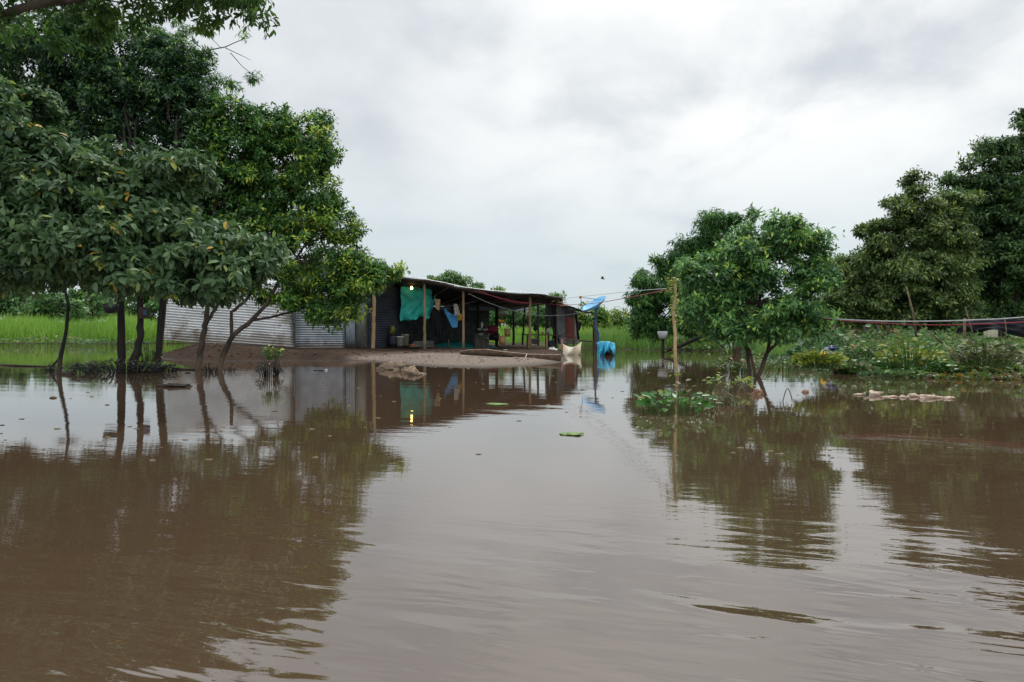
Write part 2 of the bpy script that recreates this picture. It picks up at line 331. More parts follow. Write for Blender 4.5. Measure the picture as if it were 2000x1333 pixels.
def water_mat():
    m, nt, p, out = base_mat('muddy_water')
    n = tnoise(nt, .25, 4, .5)
    nt.links.new(mixc(nt, sstep(nt, n, .35, .65), (.076, .047, .028), (.066, .042, .026)), p.inputs['Base Color'])
    p.inputs['Roughness'].default_value = .015; p.inputs['IOR'].default_value = 2.15
    t = nt.nodes.new('ShaderNodeTexCoord')
    def wav(scale, stretch, rot, detail=2, rough=.5, dist=0.0, off=(0, 0, 0)):
        mp = nt.nodes.new('ShaderNodeMapping'); mp.vector_type = 'TEXTURE'
        nt.links.new(t.outputs['Object'], mp.inputs[0]); mp.inputs['Rotation'].default_value = (0, 0, R(rot))
        mp.inputs['Scale'].default_value = (1 / stretch[0], 1 / stretch[1], 1); mp.inputs['Location'].default_value = off
        k = nt.nodes.new('ShaderNodeTexNoise'); nt.links.new(mp.outputs[0], k.inputs['Vector']); k.inputs['Scale'].default_value = scale
        k.inputs['Detail'].default_value = detail; k.inputs['Roughness'].default_value = rough; k.inputs['Distortion'].default_value = dist
        return k.outputs[0]
    long_ = wav(1.0, (.38, 1.5, 1), -16, 3, .5, .5)          # slow oblique swell
    mid = wav(2.6, (.4, 1.7, 1), -20, 3, .5, .5, (3, 1, 0))
    fine = wav(11.0, (.5, 1.4, 1), 6, 3, .55, .2, (1, 7, 0))
    patch = sstep(nt, wav(.22, (1, 1, 1), 0, 3, .5, .3, (5, 2, 0)), .42, .62)
    sy = nt.nodes.new('ShaderNodeSeparateXYZ'); nt.links.new(t.outputs['Object'], sy.inputs[0])
    near = math_node(nt, 'SUBTRACT', 1.0, sstep(nt, sy.outputs[1], 1.4, 4.4))      # the boat's wake dies out away from it
    amp = math_node(nt, 'ADD', .13, math_node(nt, 'MULTIPLY', near, 1.9))
    long_ = math_node(nt, 'MULTIPLY', long_, amp); mid = math_node(nt, 'MULTIPLY', mid, amp)
    h = math_node(nt, 'ADD', math_node(nt, 'MULTIPLY', long_, 0.022), math_node(nt, 'MULTIPLY', mid, 0.0060))
    h = math_node(nt, 'ADD', h, math_node(nt, 'MULTIPLY', fine, math_node(nt, 'ADD', .00014, math_node(nt, 'MULTIPLY', patch, .0005))))
    b = nt.nodes.new('ShaderNodeBump'); b.inputs['Strength'].default_value = 1; b.inputs['Distance'].default_value = 1.0
    nt.links.new(h, b.inputs['Height']); nt.links.new(b.outputs[0], p.inputs['Normal'])
    return m

# ------------------------------------------------------------------ terrain
SH = W(320, 697); SH_A = Vector((-10.98, 22.6))
ang = math.atan2(4.4, 12.7); U = Vector((math.cos(ang), math.sin(ang))); V = Vector((-math.sin(ang), math.cos(ang)))
def S(u, v, z):                    # shack frame: u along the front, v into it
    q = SH_A + U * u + V * v; return Vector((q.x, q.y, z))
def F(px, py, v=0.0):              # where the ray of a photo pixel meets the plane v of the shack
    r = Vector(((px - 1000) / F_PX, 1.0)); o = SH_A + V * v
    k = o.dot(V) / r.dot(V); return P(px, py, k)
def poly_sd(X, Y, poly):
    d = np.full(X.shape, 1e9); inside = np.zeros(X.shape, bool); n = len(poly)
    for i in range(n):
        x1, y1 = poly[i]; x2, y2 = poly[(i + 1) % n]
        ex, ey = x2 - x1, y2 - y1; t = np.clip(((X - x1) * ex + (Y - y1) * ey) / (ex * ex + ey * ey), 0, 1)
        d = np.minimum(d, np.hypot(X - x1 - t * ex, Y - y1 - t * ey))
        c = ((y1 > Y) != (y2 > Y)) & (X < (x2 - x1) * (Y - y1) / (y2 - y1 + 1e-12) + x1); inside ^= c
    return np.where(inside, d, -d)
def wxy(px, py): q = W(px, py); return (q.x, q.y)
mound = [wxy(a, b) for a, b in ((296, 699), (340, 703), (420, 706), (500, 704), (575, 704), (640, 705), (690, 705), (740, 700), (800, 697), (900, 696))] + \
        [wxy(1000, 700), wxy(1060, 703), wxy(1100, 702)] + [(2.0, 27.5), (1.0, 34), (-12.5, 29.5), (-12.2, 25)]
spit = [wxy(a, b) for a, b in ((672, 704), (720, 707), (770, 712), (850, 717), (950, 718.5), (1040, 715), (1085, 710), (1106, 705), (1095, 699), (1000, 694), (800, 692), (700, 698))]
far_land = [(-3000, 37.8), (-18, 37.8), (-11, 38.5), (-2, 40), (2.6, 36), (2.9, 29.2), (6, 28.4), (8.8, 27.6), (7.6, 21.5), (7.1, 17.5), (6.9, 14.7), (7.6, 13.7), (9.4, 13.2), (13, 12.7), (60, 10), (3000, 0), (3000, 5000), (-3000, 5000)]
def hterr(X, Y):
    nz = np.sin(X * 2.1 + np.sin(Y * 1.7)) * .02 + np.sin(Y * 3.3 + X * 1.1) * .015 + np.sin(X * 7 + Y * 5) * .008
    dm = poly_sd(X, Y, mound); ds = poly_sd(X, Y, spit); df = poly_sd(X, Y, far_land)
    u = (X - SH_A.x) * U.x + (Y - SH_A.y) * U.y
    hm = np.interp(u, [0, 1, 4, 6.5, 14], [.50, .45, .24, .16, .10])
    a = np.minimum(dm * .30 + .01, hm + nz); b = np.minimum(ds * .07 + .004, .085 + nz * .8); c = np.minimum(df * .12, .30 + np.clip((Y - 60) * .002, 0, 1.2)) + nz * .5
    z = np.maximum(np.maximum(a, b), c)
    return np.clip(z, -.6, 5), dm, ds, df
def lines(lo, hi, st, far):
    a = list(np.arange(lo, hi, st)); g = 1.0; x = hi; post = []
    while x < far: post.append(x); x += g; g *= 1.35
    post.append(far); x = lo - 1; g = 1.35; pre = []
    while x > -far: pre.append(x); x -= g; g *= 1.35
    pre.append(-far); return np.array(pre[::-1] + a + post)
gx = lines(-15, 15, .16, 2900); gy = lines(11, 42, .16, 2900)
GX, GY = np.meshgrid(gx, gy); Z, dm, ds, df = hterr(GX, GY)
def grid_obj(name, GX, GY, Z, material):
    ny, nx = GX.shape; me = bpy.data.meshes.new(name)
    co = np.stack([GX, GY, Z], -1).reshape(-1, 3).astype(np.float32)
    me.vertices.add(len(co)); me.vertices.foreach_set('co', co.ravel())
    i = (np.arange(ny - 1)[:, None] * nx + np.arange(nx - 1)[None]).ravel()
    q = np.stack([i, i + 1, i + nx + 1, i + nx], -1).astype(np.int32)
    me.loops.add(q.size); me.loops.foreach_set('vertex_index', q.ravel()); me.polygons.add(len(q))
    me.polygons.foreach_set('loop_start', np.arange(0, q.size, 4, dtype=np.int32)); me.update(calc_edges=True)
    me.polygons.foreach_set('use_smooth', [True] * len(q)); me.materials.append(material)
    o = bpy.data.objects.new(name, me); C.objects.link(o); return o
g = grid_obj('ground', GX, GY, Z, ground_mat()); tag(g, 'muddy banks and green fields round the flooded yard', None, None, 'structure')
green = np.clip(df * 1.2 - .2, 0, 1).ravel(); sand = np.clip(ds * 2.5 + .35, 0, 1).ravel() * np.clip(1.1 - dm.ravel() * 2.2, 0, 1)
for nm, arr in (('green', green), ('sand', sand)):
    at = g.data.attributes.new(nm, 'FLOAT', 'POINT'); at.data.foreach_set('value', arr.astype(np.float32))
wx = np.array([-2900, -400, -60, -20, 20, 60, 400, 2900.]); wy = np.array([-200, -20, 0, 20, 60, 400, 2900.])
WX, WY = np.meshgrid(wx, wy); water = grid_obj('water', WX, WY, WX * 0, water_mat()); tag(water, 'brown flood water with soft ripples and reflections', None, None, 'structure')
def gz(x, y): return float(hterr(np.array([x * 1.0]), np.array([y * 1.0]))[0][0])

# ------------------------------------------------------------------ leaves
LEAF6 = (np.array([[0, 0, 0], [.28, .8, .06], [.68, .85, .04], [1, 0, -.16], [.68, -.85, .04], [.28, -.8, .06], [.3, 0, .0], [.68, 0, -.05]]),
         [(0, 6, 1), (1, 6, 7, 2), (2, 7, 3), (0, 5, 6), (5, 4, 7, 6), (4, 3, 7)])
LEAF2 = (np.array([[0, 0, 0], [.45, .9, .05], [1, 0, -.1], [.45, -.9, .05]]), [(0, 3, 2, 1)])
LANCE = (np.array([[0, 0, 0], [.4, .9, .0], [1, 0, -.25], [.4, -.9, .0]]), [(0, 3, 2, 1)])
ROUND = (np.array([[0, 0, 0], [.15, .8, .08], [.6, 1, .1], [1, 0, 0], [.6, -1, .1], [.15, -.8, .08], [.5, 0, -.03]]),
         [(0, 6, 1), (1, 6, 2), (2, 6, 3), (0, 5, 6), (5, 4, 6), (4, 3, 6)])
BLADE = (np.array([[0, 1, 0], [0, -1, 0], [.5, .8, -.02], [.5, -.8, -.02], [1, 0, -.22]]), [(1, 3, 2, 0), (3, 4, 2)])
def unit(a): return a / (np.linalg.norm(a, axis=-1, keepdims=True) + 1e-9)
def leaf_mesh(name, pos, dirs, nor, length, width, tint, tmpl, material, parent=None):
    T, faces = tmpl; n = len(pos)
    d = unit(dirs); s = unit(np.cross(nor, d)); u = np.cross(d, s)
    k = T.shape[0]
    loc = (T[None, :, 0, None] * d[:, None, :] * length[:, None, None] + T[None, :, 1, None] * s[:, None, :] * (width / 2)[:, None, None] + T[None, :, 2, None] * u[:, None, :] * length[:, None, None])
    o = np.array(world_loc(parent)) if parent is not None else np.array([pos[:, 0].mean(), pos[:, 1].mean(), pos[:, 2].min()])
    co = (loc + pos[:, None, :] - o).reshape(-1, 3).astype(np.float32)
    me = bpy.data.meshes.new(name); me.vertices.add(len(co)); me.vertices.foreach_set('co', co.ravel())
    sizes = np.array([len(f) for f in faces]); flat = np.concatenate([np.array(f) for f in faces])
    idx = (np.arange(n)[:, None] * k + flat[None]).ravel().astype(np.int32)
    me.loops.add(len(idx)); me.loops.foreach_set('vertex_index', idx); tot = np.tile(sizes, n)
    me.polygons.add(len(tot)); me.polygons.foreach_set('loop_start', np.concatenate([[0], np.cumsum(tot)[:-1]]).astype(np.int32))
    me.update(calc_edges=True)
    at = me.attributes.new('tint', 'FLOAT', 'POINT'); at.data.foreach_set('value', np.repeat(tint, k).astype(np.float32))
    me.materials.append(material); ob = bpy.data.objects.new(name, me); C.objects.link(ob)
    if parent is not None: ob.parent = parent
    else: ob.location = o
    return ob
def E(px, py, d, rpx, rpy, rd=None, k=1.0):
    c = P(px, py, d); rx = rpx * d / F_PX; rz = rpy * d / F_PX
    return (c, (rx, rd if rd else max(rx * .8, .6), rz), k)
def bez(a, b, sag, rng, n=6, wob=.05):
    a = Vector(a); b = Vector(b); L_ = (b - a).length; out = []
    for i in range(n + 1):
        t = i / n; p = a.lerp(b, t); p.z += sag * L_ * 4 * t * (1 - t)
        if 0 < i < n: p += Vector(rng.normal(0, wob * L_, 3)) * .5
        out.append(p)
    return out
def tree(name, label, cat, base, stems, clumps, lm, bm, seed, lsize=(.1, .14), aspect=.42, tmpl=LEAF2, dens=1.0, sub=.42, per=7, tw=16,
         flat=.65, droop=.25, group=None, tips=.12, gap=.0, upn=.8, limb_r=.035, spread=.16, hollow=.45, hidden_trunk=False, ragged=.12):
    """stems: list of (points, radii). Leaves sit as whorls on twigs gathered in sub-clumps inside each crown lobe."""
    rng = np.random.default_rng(seed); root = empty(name, base, label, cat, group)
    tb = MB()
    for pts, rad in stems:
        # densify the trunk with slight crookedness
        pp = []; rr = []
        for i in range(len(pts) - 1):
            for k in range(4):
                t = k / 4; q = Vector(pts[i]).lerp(Vector(pts[i + 1]), t); q += Vector(rng.normal(0, rad[i] * .11, 3)); pp.append(q)
                rr.append((rad[i] * (1 - t) + rad[i + 1] * t) * rng.uniform(.92, 1.1))
        pp.append(Vector(pts[-1])); rr.append(rad[-1]); tb.tube(pp, rr, 9)
    ends = [Vector(s[0][j]) for s in stems for j in range(len(s[0]) // 2, len(s[0]))]
    pos = []; dr = []; nr = []; ln = []; ti = []
    for c, r, k in clumps:
        cands = sorted(ends, key=lambda e: (e - c).length + max(0, e.z - c.z) * 2)
        src = cands[0]; path = bez(src, c, .06, rng)
        tb.tube(path, [limb_r * (1 - .6 * i / 6) for i in range(7)], 6)
        area = r[0] * r[2] + r[0] * r[1] + r[1] * r[2]
        ns = max(3, int(area * dens * k / (sub * sub) * 2.5))
        for _ in range(ns):
            v = unit(rng.normal(0, 1, 3)); rad = (hollow + (1 - hollow) * rng.random() ** .6) * (1 + rng.normal(0, ragged))
            sc_ = np.array(c) + v * np.array(r) * rad
            if sc_[2] < .15: continue
            if mnoise.noise(Vector(sc_) * (.42 / sub) + Vector((seed, 0, 0))) > .34 - gap: continue
            if rng.random() < .5:
                m_ = path[rng.integers(3, 7)]; tb.tube(bez(m_, sc_, .05, rng, 3), [limb_r * .32, limb_r * .25, limb_r * .2, limb_r * .12], 4, False)
            rs = sub * rng.uniform(.5, 1.15); bright = rng.normal(0, .15)
            n_t = max(2, int(tw * 1.75 * rng.uniform(.6, 1.2)))
            off = unit(rng.normal(0, 1, (n_t, 3))) * (rng.random((n_t, 1)) ** .5) * np.array([rs, rs, rs * flat])
            tp = sc_ + off
            td = unit(off / rs + v * .7 + np.array([0, 0, .35]) + rng.normal(0, .25, (n_t, 3)))
            m = int(per)
            for j in range(m):
                a = 2 * math.pi * j / m + rng.random(n_t) * 1.2
                e1 = unit(np.cross(td, np.array([.3, .2, 1.])) + 1e-6); e2 = np.cross(td, e1)
                radial = e1 * np.cos(a)[:, None] + e2 * np.sin(a)[:, None]
                ld = unit(td * rng.uniform(.2, .8, (n_t, 1)) + radial + np.array([0, 0, -droop]) + rng.normal(0, .15, (n_t, 3)))
                pos.append(tp + td * rng.uniform(-spread, .04, (n_t, 1)) + radial * .01); dr.append(ld)
                nr.append(unit(np.array([0, 0, upn]) + td * .35 + rng.normal(0, .42, (n_t, 3))))
                ln.append(rng.uniform(lsize[0], lsize[1], n_t))
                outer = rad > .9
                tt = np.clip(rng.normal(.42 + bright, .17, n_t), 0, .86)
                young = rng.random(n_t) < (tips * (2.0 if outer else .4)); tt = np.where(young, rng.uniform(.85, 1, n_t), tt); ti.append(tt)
    tb.build('trunk', bm, root)
    pos = np.concatenate(pos); dr = np.concatenate(dr); nr = np.concatenate(nr); ln = np.concatenate(ln); ti = np.concatenate(ti)
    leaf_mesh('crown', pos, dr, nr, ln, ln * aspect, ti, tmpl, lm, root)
    root['n'] = 0; del root['n']
    return root, len(pos)
NL = {}
def T(*a, **k):
    r, n = tree(*a, **k); NL[a[1][:30]] = n; return r
def stem(pts, r0, r1, d=None):
    n = len(pts); q = [P(x, y, d_) for x, y, d_ in pts]
    return (q, [r0 + (r1 - r0) * i / (n - 1) for i in range(n)])

# ---- left trees, standing in the water
T('broadleaf_tree', 'slender leaning dark tree at far left with spiky tuft on its stem', 'tree', W(115, 732), [stem([(113, 745, 14.6), (116, 715, 14.7), (128, 655, 14.8), (134, 600, 14.8), (126, 560, 14.8), (110, 520, 14.8)],   .048, .02)],
  [E(130, 535, 15, 60, 32), E(45, 530, 15.3, 60, 38), E(-50, 500, 15.3, 70, 60)], M['leaf_dark'], M['bark_dark'], 11, lsize=(.09, .15), sub=.3, tw=12, gap=.1)
T('broadleaf_tree', 'straight thick dark trunk, leftmost of the three rising from one bushy clump', 'tree', W(237, 722), [stem([(236, 738, 15.6), (237, 700, 15.7), (238, 640, 15.8), (234, 575, 15.9), (215, 480, 16), (180, 380, 16)], .095, .05), stem([(234, 575, 15.9), (180, 450, 16.2), (100, 330, 16.5)], .06, .02)],
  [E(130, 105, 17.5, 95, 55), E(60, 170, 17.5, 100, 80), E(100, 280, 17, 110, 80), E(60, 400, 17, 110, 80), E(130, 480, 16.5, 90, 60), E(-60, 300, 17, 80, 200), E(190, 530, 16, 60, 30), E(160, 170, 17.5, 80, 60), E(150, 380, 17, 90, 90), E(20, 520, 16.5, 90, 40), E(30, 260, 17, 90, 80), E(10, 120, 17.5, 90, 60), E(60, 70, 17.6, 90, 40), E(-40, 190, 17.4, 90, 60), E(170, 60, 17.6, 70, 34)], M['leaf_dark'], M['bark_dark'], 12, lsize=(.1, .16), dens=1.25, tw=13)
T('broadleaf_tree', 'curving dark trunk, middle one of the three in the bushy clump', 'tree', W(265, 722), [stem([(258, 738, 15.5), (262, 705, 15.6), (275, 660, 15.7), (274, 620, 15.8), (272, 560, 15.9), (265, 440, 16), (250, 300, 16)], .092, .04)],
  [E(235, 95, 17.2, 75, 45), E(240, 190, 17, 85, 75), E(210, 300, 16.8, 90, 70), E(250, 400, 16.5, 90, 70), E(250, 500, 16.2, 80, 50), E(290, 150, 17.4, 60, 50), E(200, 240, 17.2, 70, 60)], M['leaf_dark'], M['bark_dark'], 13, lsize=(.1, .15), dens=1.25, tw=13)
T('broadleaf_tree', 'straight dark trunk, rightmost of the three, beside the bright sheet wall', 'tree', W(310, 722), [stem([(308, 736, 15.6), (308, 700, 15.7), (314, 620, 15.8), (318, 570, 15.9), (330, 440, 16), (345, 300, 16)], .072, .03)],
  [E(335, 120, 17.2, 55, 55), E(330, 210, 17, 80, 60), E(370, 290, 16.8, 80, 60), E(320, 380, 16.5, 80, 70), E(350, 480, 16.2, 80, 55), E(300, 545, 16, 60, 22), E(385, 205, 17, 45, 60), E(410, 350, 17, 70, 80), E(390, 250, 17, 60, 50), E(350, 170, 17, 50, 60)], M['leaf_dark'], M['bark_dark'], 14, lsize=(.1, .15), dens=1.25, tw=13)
T('broadleaf_tree', 'thin forked tree in the water before the bright sheet wall', 'tree', W(388, 724), [stem([(386, 735, 15.8), (390, 700, 15.9), (398, 650, 16), (403, 625, 16), (406, 590, 16), (405, 500, 16.2), (420, 400, 16.4)], .078, .03), stem([(403, 632, 16), (420, 605, 16.1), (433, 585, 16.2), (460, 520, 16.4)], .042, .02)],
  [E(455, 235, 17, 60, 45), E(470, 300, 17, 80, 55), E(440, 390, 16.8, 85, 65), E(480, 470, 16.5, 80, 55), E(420, 540, 16.2, 75, 30), E(400, 450, 16.8, 70, 60), E(500, 260, 17, 50, 40), E(500, 380, 17, 60, 80), E(490, 525, 16.6, 60, 40)], M['leaf_tips'], M['bark'], 15, lsize=(.1, .15), dens=1.3, tw=13, tips=.06)
T('broadleaf_tree', 'spreading forked tree with yellowish young leaves reaching over the shack roof', 'tree', W(430, 724), [stem([(427, 735, 15.8), (432, 705, 15.9), (444, 675, 16), (455, 655, 16), (490, 628, 16.2), (520, 595, 16.4), (560, 520, 16.8), (570, 400, 17)], .072, .03),
   stem([(452, 660, 16), (452, 610, 16.1), (478, 590, 16.3), (500, 560, 16.5), (520, 480, 16.8)], .04, .025), stem([(494, 626, 16.2), (530, 620, 16.5), (575, 608, 16.8), (640, 580, 17)], .034, .02)],
  [E(530, 245, 17.3, 60, 38), E(595, 262, 17.3, 45, 40), E(600, 315, 17.2, 55, 50), E(540, 330, 17, 80, 60), E(560, 420, 17, 90, 60), E(520, 465, 16.9, 60, 50), E(480, 400, 17.2, 60, 60), E(640, 395, 17, 50, 38), E(660, 440, 17, 52, 40), E(600, 500, 16.9, 90, 55), E(690, 520, 17, 48, 32), E(725, 545, 17, 55, 26), E(670, 565, 17, 75, 40), E(640, 605, 17, 50, 28), E(555, 570, 16.8, 55, 38), E(745, 528, 17, 38, 14), E(620, 240, 17.3, 14, 26), E(640, 290, 17.2, 18, 40)],
  M['leaf_tips'], M['bark'], 16, lsize=(.1, .15), dens=1.15, tw=13, tips=.2, sub=.36, ragged=.16)
# near tree from beyond the left edge, big grey-green leaves
T('large_leaf_tree', 'near tree with big grey-green leaves overhanging the water from the left edge', 'tree', (-8.2, 9.0, -.2), [([Vector((-8.2, 9, -.4)), Vector((-8.0, 9, 1)), Vector((-7.6, 9.3, 2.0)), Vector((-6.4, 9.6, 2.5)), Vector((-5.4, 9.6, 2.4))], [.16, .14, .10, .045, .02])],
  [E(-70, 300, 9, 120, 110), E(0, 440, 9, 120, 100), E(70, 330, 9, 110, 75), E(110, 420, 8.7, 110, 70), E(200, 400, 9, 90, 65), E(60, 515, 8.4, 130, 42), E(190, 500, 8.4, 110, 48), E(290, 440, 9, 85, 50), E(330, 500, 8.6, 100, 42), E(400, 470, 9, 70, 40), E(450, 515, 8.8, 80, 32), E(270, 545, 8.4, 80, 22), E(400, 560, 8.5, 70, 22), E(30, 220, 9.4, 90, 50), E(230, 320, 9.3, 80, 50), E(320, 400, 9.2, 70, 40), E(160, 470, 8.2, 100, 50), E(480, 490, 9, 50, 26), E(350, 330, 9.3, 50, 30)],
  M['leaf_near'], M['bark_limb'], 21, lsize=(.085, .145), aspect=.46, tmpl=LEAF6, dens=1.05, sub=.24, tw=11, per=6, droop=.45, spread=.12, upn=.55, limb_r=.011, tips=.05, ragged=.1)
# high overhanging branch
T('overhanging_tree', 'high leafy bough crossing the top left corner on a thick grey limb', 'tree', (-7.8, 6.9, -.2), [([Vector((-7.8, 6.9, -.4)), Vector((-7.4, 7, 2)), Vector((-6.4, 7, 3.4)), P(-20, 38, 7), P(60, 12, 7), P(130, -8, 7), P(260, -50, 7.1)], [.18, .15, .09, .045, .04, .034, .02]), ([P(60, 12, 7), P(180, 0, 7.2), P(330, -20, 7.3), P(440, -15, 7.4)], [.025, .02, .015, .01])],
  [E(30, 40, 7.2, 90, 30), E(150, 40, 7.6, 80, 32), E(60, -40, 7, 120, 30), E(250, 15, 7.4, 70, 28), E(350, -5, 7.3, 80, 24), E(430, 5, 7.3, 50, 26), E(480, 22, 7.4, 36, 16, .25), E(390, 28, 7.4, 50, 12, .3), E(300, -50, 7.2, 200, 30)],
  M['leaf_over'], M['bark_limb'], 22, lsize=(.07, .105), aspect=.36, tmpl=LEAF6, dens=.48, sub=.2, tw=8, per=6, droop=.5, spread=.1, limb_r=.012, gap=.1, ragged=.08)
print('LEAVES', NL)
# lanky thin-leaved tree behind with bare branches against the sky
r = T('thin_leaved_tree', 'tall spindly tree with nearly bare branches against the sky above the left trees', 'tree', W(352, 712), [stem([(312, 708, 18), (330, 500, 18.2), (352, 300, 18.4), (362, 180, 18.5), (358, 90, 18.5)], .045, .02),
   stem([(362, 102, 18.5), (400, 100, 18.5), (440, 92, 18.5), (472, 78, 18.5), (482, 70, 18.5)], .02, .006), stem([(440, 94, 18.5), (470, 108, 18.5), (490, 118, 18.5)], .01, .004),
   stem([(450, 104, 18.5), (475, 132, 18.5), (500, 150, 18.5)], .01, .005), stem([(362, 165, 18.5), (410, 150, 18.5), (440, 165, 18.5), (480, 180, 18.5)], .012, .004), stem([(432, 95, 18.5), (418, 80, 18.5), (412, 68, 18.5)], .008, .004)],
  [E(350, 55, 18.5, 30, 30), E(385, 120, 18.5, 30, 25), E(340, 90, 18.4, 35, 30), E(485, 75, 18.5, 12, 6), E(503, 155, 18.5, 14, 8), E(412, 68, 18.5, 6, 5), E(446, 156, 18.5, 8, 6), E(395, 165, 18.5, 40, 30), E(290, 60, 18.4, 40, 40)],
  M['leaf_tips'], M['bark_limb'], 31, lsize=(.12, .2), aspect=.2, tmpl=LANCE, dens=.3, sub=.2, tw=6, per=6, droop=.6, limb_r=.012, tips=.0)

# ---- right trees
T('round_crown_tree', 'rounded green tree on two thin stems standing in the water right of centre', 'tree', W(1470, 736), [stem([(1464, 745, 13.8), (1463, 720, 13.85), (1458, 680, 13.9), (1460, 650, 13.9), (1448, 600, 13.9), (1435, 540, 13.9)], .042, .02),
   stem([(1478, 742, 13.7), (1490, 712, 13.8), (1498, 690, 13.8), (1515, 672, 13.9), (1545, 650, 14), (1560, 610, 14)], .045, .018), stem([(1462, 670, 13.9), (1475, 620, 13.9), (1490, 560, 14), (1500, 500, 14)], .035, .018), stem([(1476, 738, 13.6), (1468, 700, 13.6), (1462, 680, 13.7)], .03, .02), stem([(1498, 690, 13.8), (1510, 640, 13.8), (1520, 580, 13.9)], .035, .018)],
  [E(1440, 505, 14, 42, 42), E(1455, 462, 14, 22, 30), E(1512, 460, 14, 34, 34), E(1550, 475, 14, 40, 38), E(1480, 520, 13.9, 75, 55), E(1575, 540, 14, 38, 45), E(1470, 590, 13.8, 80, 48), E(1390, 570, 13.9, 55, 50), E(1555, 600, 13.9, 50, 42), E(1400, 625, 13.9, 50, 28), E(1500, 640, 13.8, 50, 22), E(1585, 625, 14, 25, 30), E(1590, 500, 14, 14, 16), E(1510, 432, 14, 12, 16), E(1362, 545, 14, 22, 28), E(1458, 432, 14, 14, 14), E(1340, 520, 14, 16, 14, .8), E(1608, 545, 14, 16, 16, .8), E(1590, 468, 14, 12, 12, .8), E(1550, 438, 14, 16, 10, .8), E(1340, 600, 14, 22, 20), E(1430, 650, 13.7, 40, 14), E(1540, 650, 13.9, 40, 12)],
  M['leaf_guava'], M['bark'], 41, lsize=(.085, .14), aspect=.42, dens=.95, sub=.3, tw=12, per=7, tips=.14, ragged=.20)
T('feathery_tree', 'feathery dark green tree behind the bamboo pole, leaning left over far water', 'tree', W(1425, 690), [stem([(1440, 700, 26.5), (1440, 660, 26.5), (1420, 600, 26.5), (1400, 520, 26.5), (1395, 450, 26.5)], .14, .05), stem([(1236 + 205, 680, 26.5), (1380, 645, 26.3), (1330, 600, 26), (1290, 580, 26)], .1, .04)],
  [E(1392, 430, 26.5, 30, 18), E(1430, 436, 26.5, 22, 16), E(1400, 465, 26.5, 45, 35), E(1350, 490, 26.5, 42, 30), E(1325, 530, 26.5, 42, 36), E(1285, 600, 26, 50, 44), E(1270, 640, 26, 40, 18), E(1345, 590, 26, 50, 50), E(1375, 500, 26.5, 40, 40), E(1310, 500, 26.5, 26, 26.5), E(1300, 560, 26.1, 45, 38), E(1262, 548, 26.1, 24, 20), E(1262, 605, 26, 34, 34), E(1350, 570, 26.3, 60, 45), E(1300, 630, 26.1, 45, 26), E(1370, 625, 26.3, 60, 32), E(1240, 580, 26, 14, 14), E(1430, 560, 26.5, 50, 60)],
  M['leaf_feather'], M['bark'], 42, lsize=(.15, .25), aspect=.24, tmpl=LANCE, dens=.9, sub=.42, tw=14, per=7, droop=.6, tips=.10)
T('layered_tree', 'olive-green layered tree with a pointed top behind the vine bank', 'tree', P(1790, 655, 24.5), [stem([(1790, 672, 24.5), (1785, 620, 24.5), (1785, 520, 24.5), (1783, 400, 24.5)], .2, .04)],
  [E(1783, 378, 24.5, 20, 28), E(1770, 425, 24.5, 52, 28), E(1735, 440, 24.5, 38, 14), E(1790, 470, 24.5, 78, 32), E(1715, 478, 24.5, 40, 20), E(1760, 525, 24.4, 95, 35), E(1860, 520, 24.5, 50, 50), E(1740, 575, 24.3, 85, 32), E(1840, 590, 24.3, 80, 38), E(1700, 605, 24.2, 55, 24), E(1790, 620, 24.2, 85, 22), E(1670, 560, 24.5, 28, 30), E(1880, 620, 24, 40, 25), E(1810, 430, 24.6, 45, 40), E(1850, 470, 24.8, 60, 50), E(1720, 530, 24.6, 60, 50), E(1790, 550, 24, 90, 60), E(1755, 400, 24.5, 24, 18), E(1705, 440, 24.5, 18, 8), E(1665, 600, 24.4, 40, 40), E(1690, 450, 24.5, 16, 9), E(1675, 520, 24.4, 40, 26), E(1860, 410, 25, 40, 36), E(1640, 590, 24.4, 36, 34), E(1785, 352, 24.5, 7, 14, .6)],
  M['leaf_olive'], M['bark'], 43, lsize=(.13, .2), aspect=.42, dens=1.3, sub=.45, tw=15, per=6, flat=.5, droop=.2, tips=.10, ragged=.10)
T('tall_tree', 'tallest dark tree rising at the right edge of the scene', 'tree', P(1990, 655, 27), [stem([(1985, 675, 27), (1980, 600, 27), (1970, 480, 27), (1965, 330, 27)], .28, .06), stem([(1980, 560, 27), (2040, 400, 27), (2080, 260, 27)], .15, .05)],
  [E(1985, 290, 27, 40, 25), E(1935, 325, 27, 50, 22), E(1985, 350, 27, 60, 30), E(1900, 375, 27, 48, 22), E(2050, 260, 27, 60, 50), E(1960, 420, 27, 85, 38), E(1880, 440, 27, 42, 30), E(1950, 495, 27, 80, 35), E(1990, 560, 27, 80, 40), E(1915, 565, 27, 50, 32), E(2080, 450, 27, 80, 110), E(1945, 610, 27, 60, 18), E(2060, 590, 27, 60, 40), E(2000, 230, 27.2, 10, 14, .3), E(1900, 410, 27, 60, 40), E(2000, 430, 26.8, 70, 80), E(1900, 510, 27, 60, 60), E(1960, 380, 27, 80, 50), E(1990, 500, 26.6, 70, 70), E(1865, 390, 27, 34, 20), E(1840, 450, 27, 50, 50), E(1880, 350, 27, 30, 10), E(1930, 290, 27, 36, 14)],
  M['leaf_deep'], M['bark'], 44, lsize=(.15, .22), aspect=.4, dens=1.2, sub=.5, tw=15, per=6, flat=.5, droop=.2, tips=.10, ragged=.10)
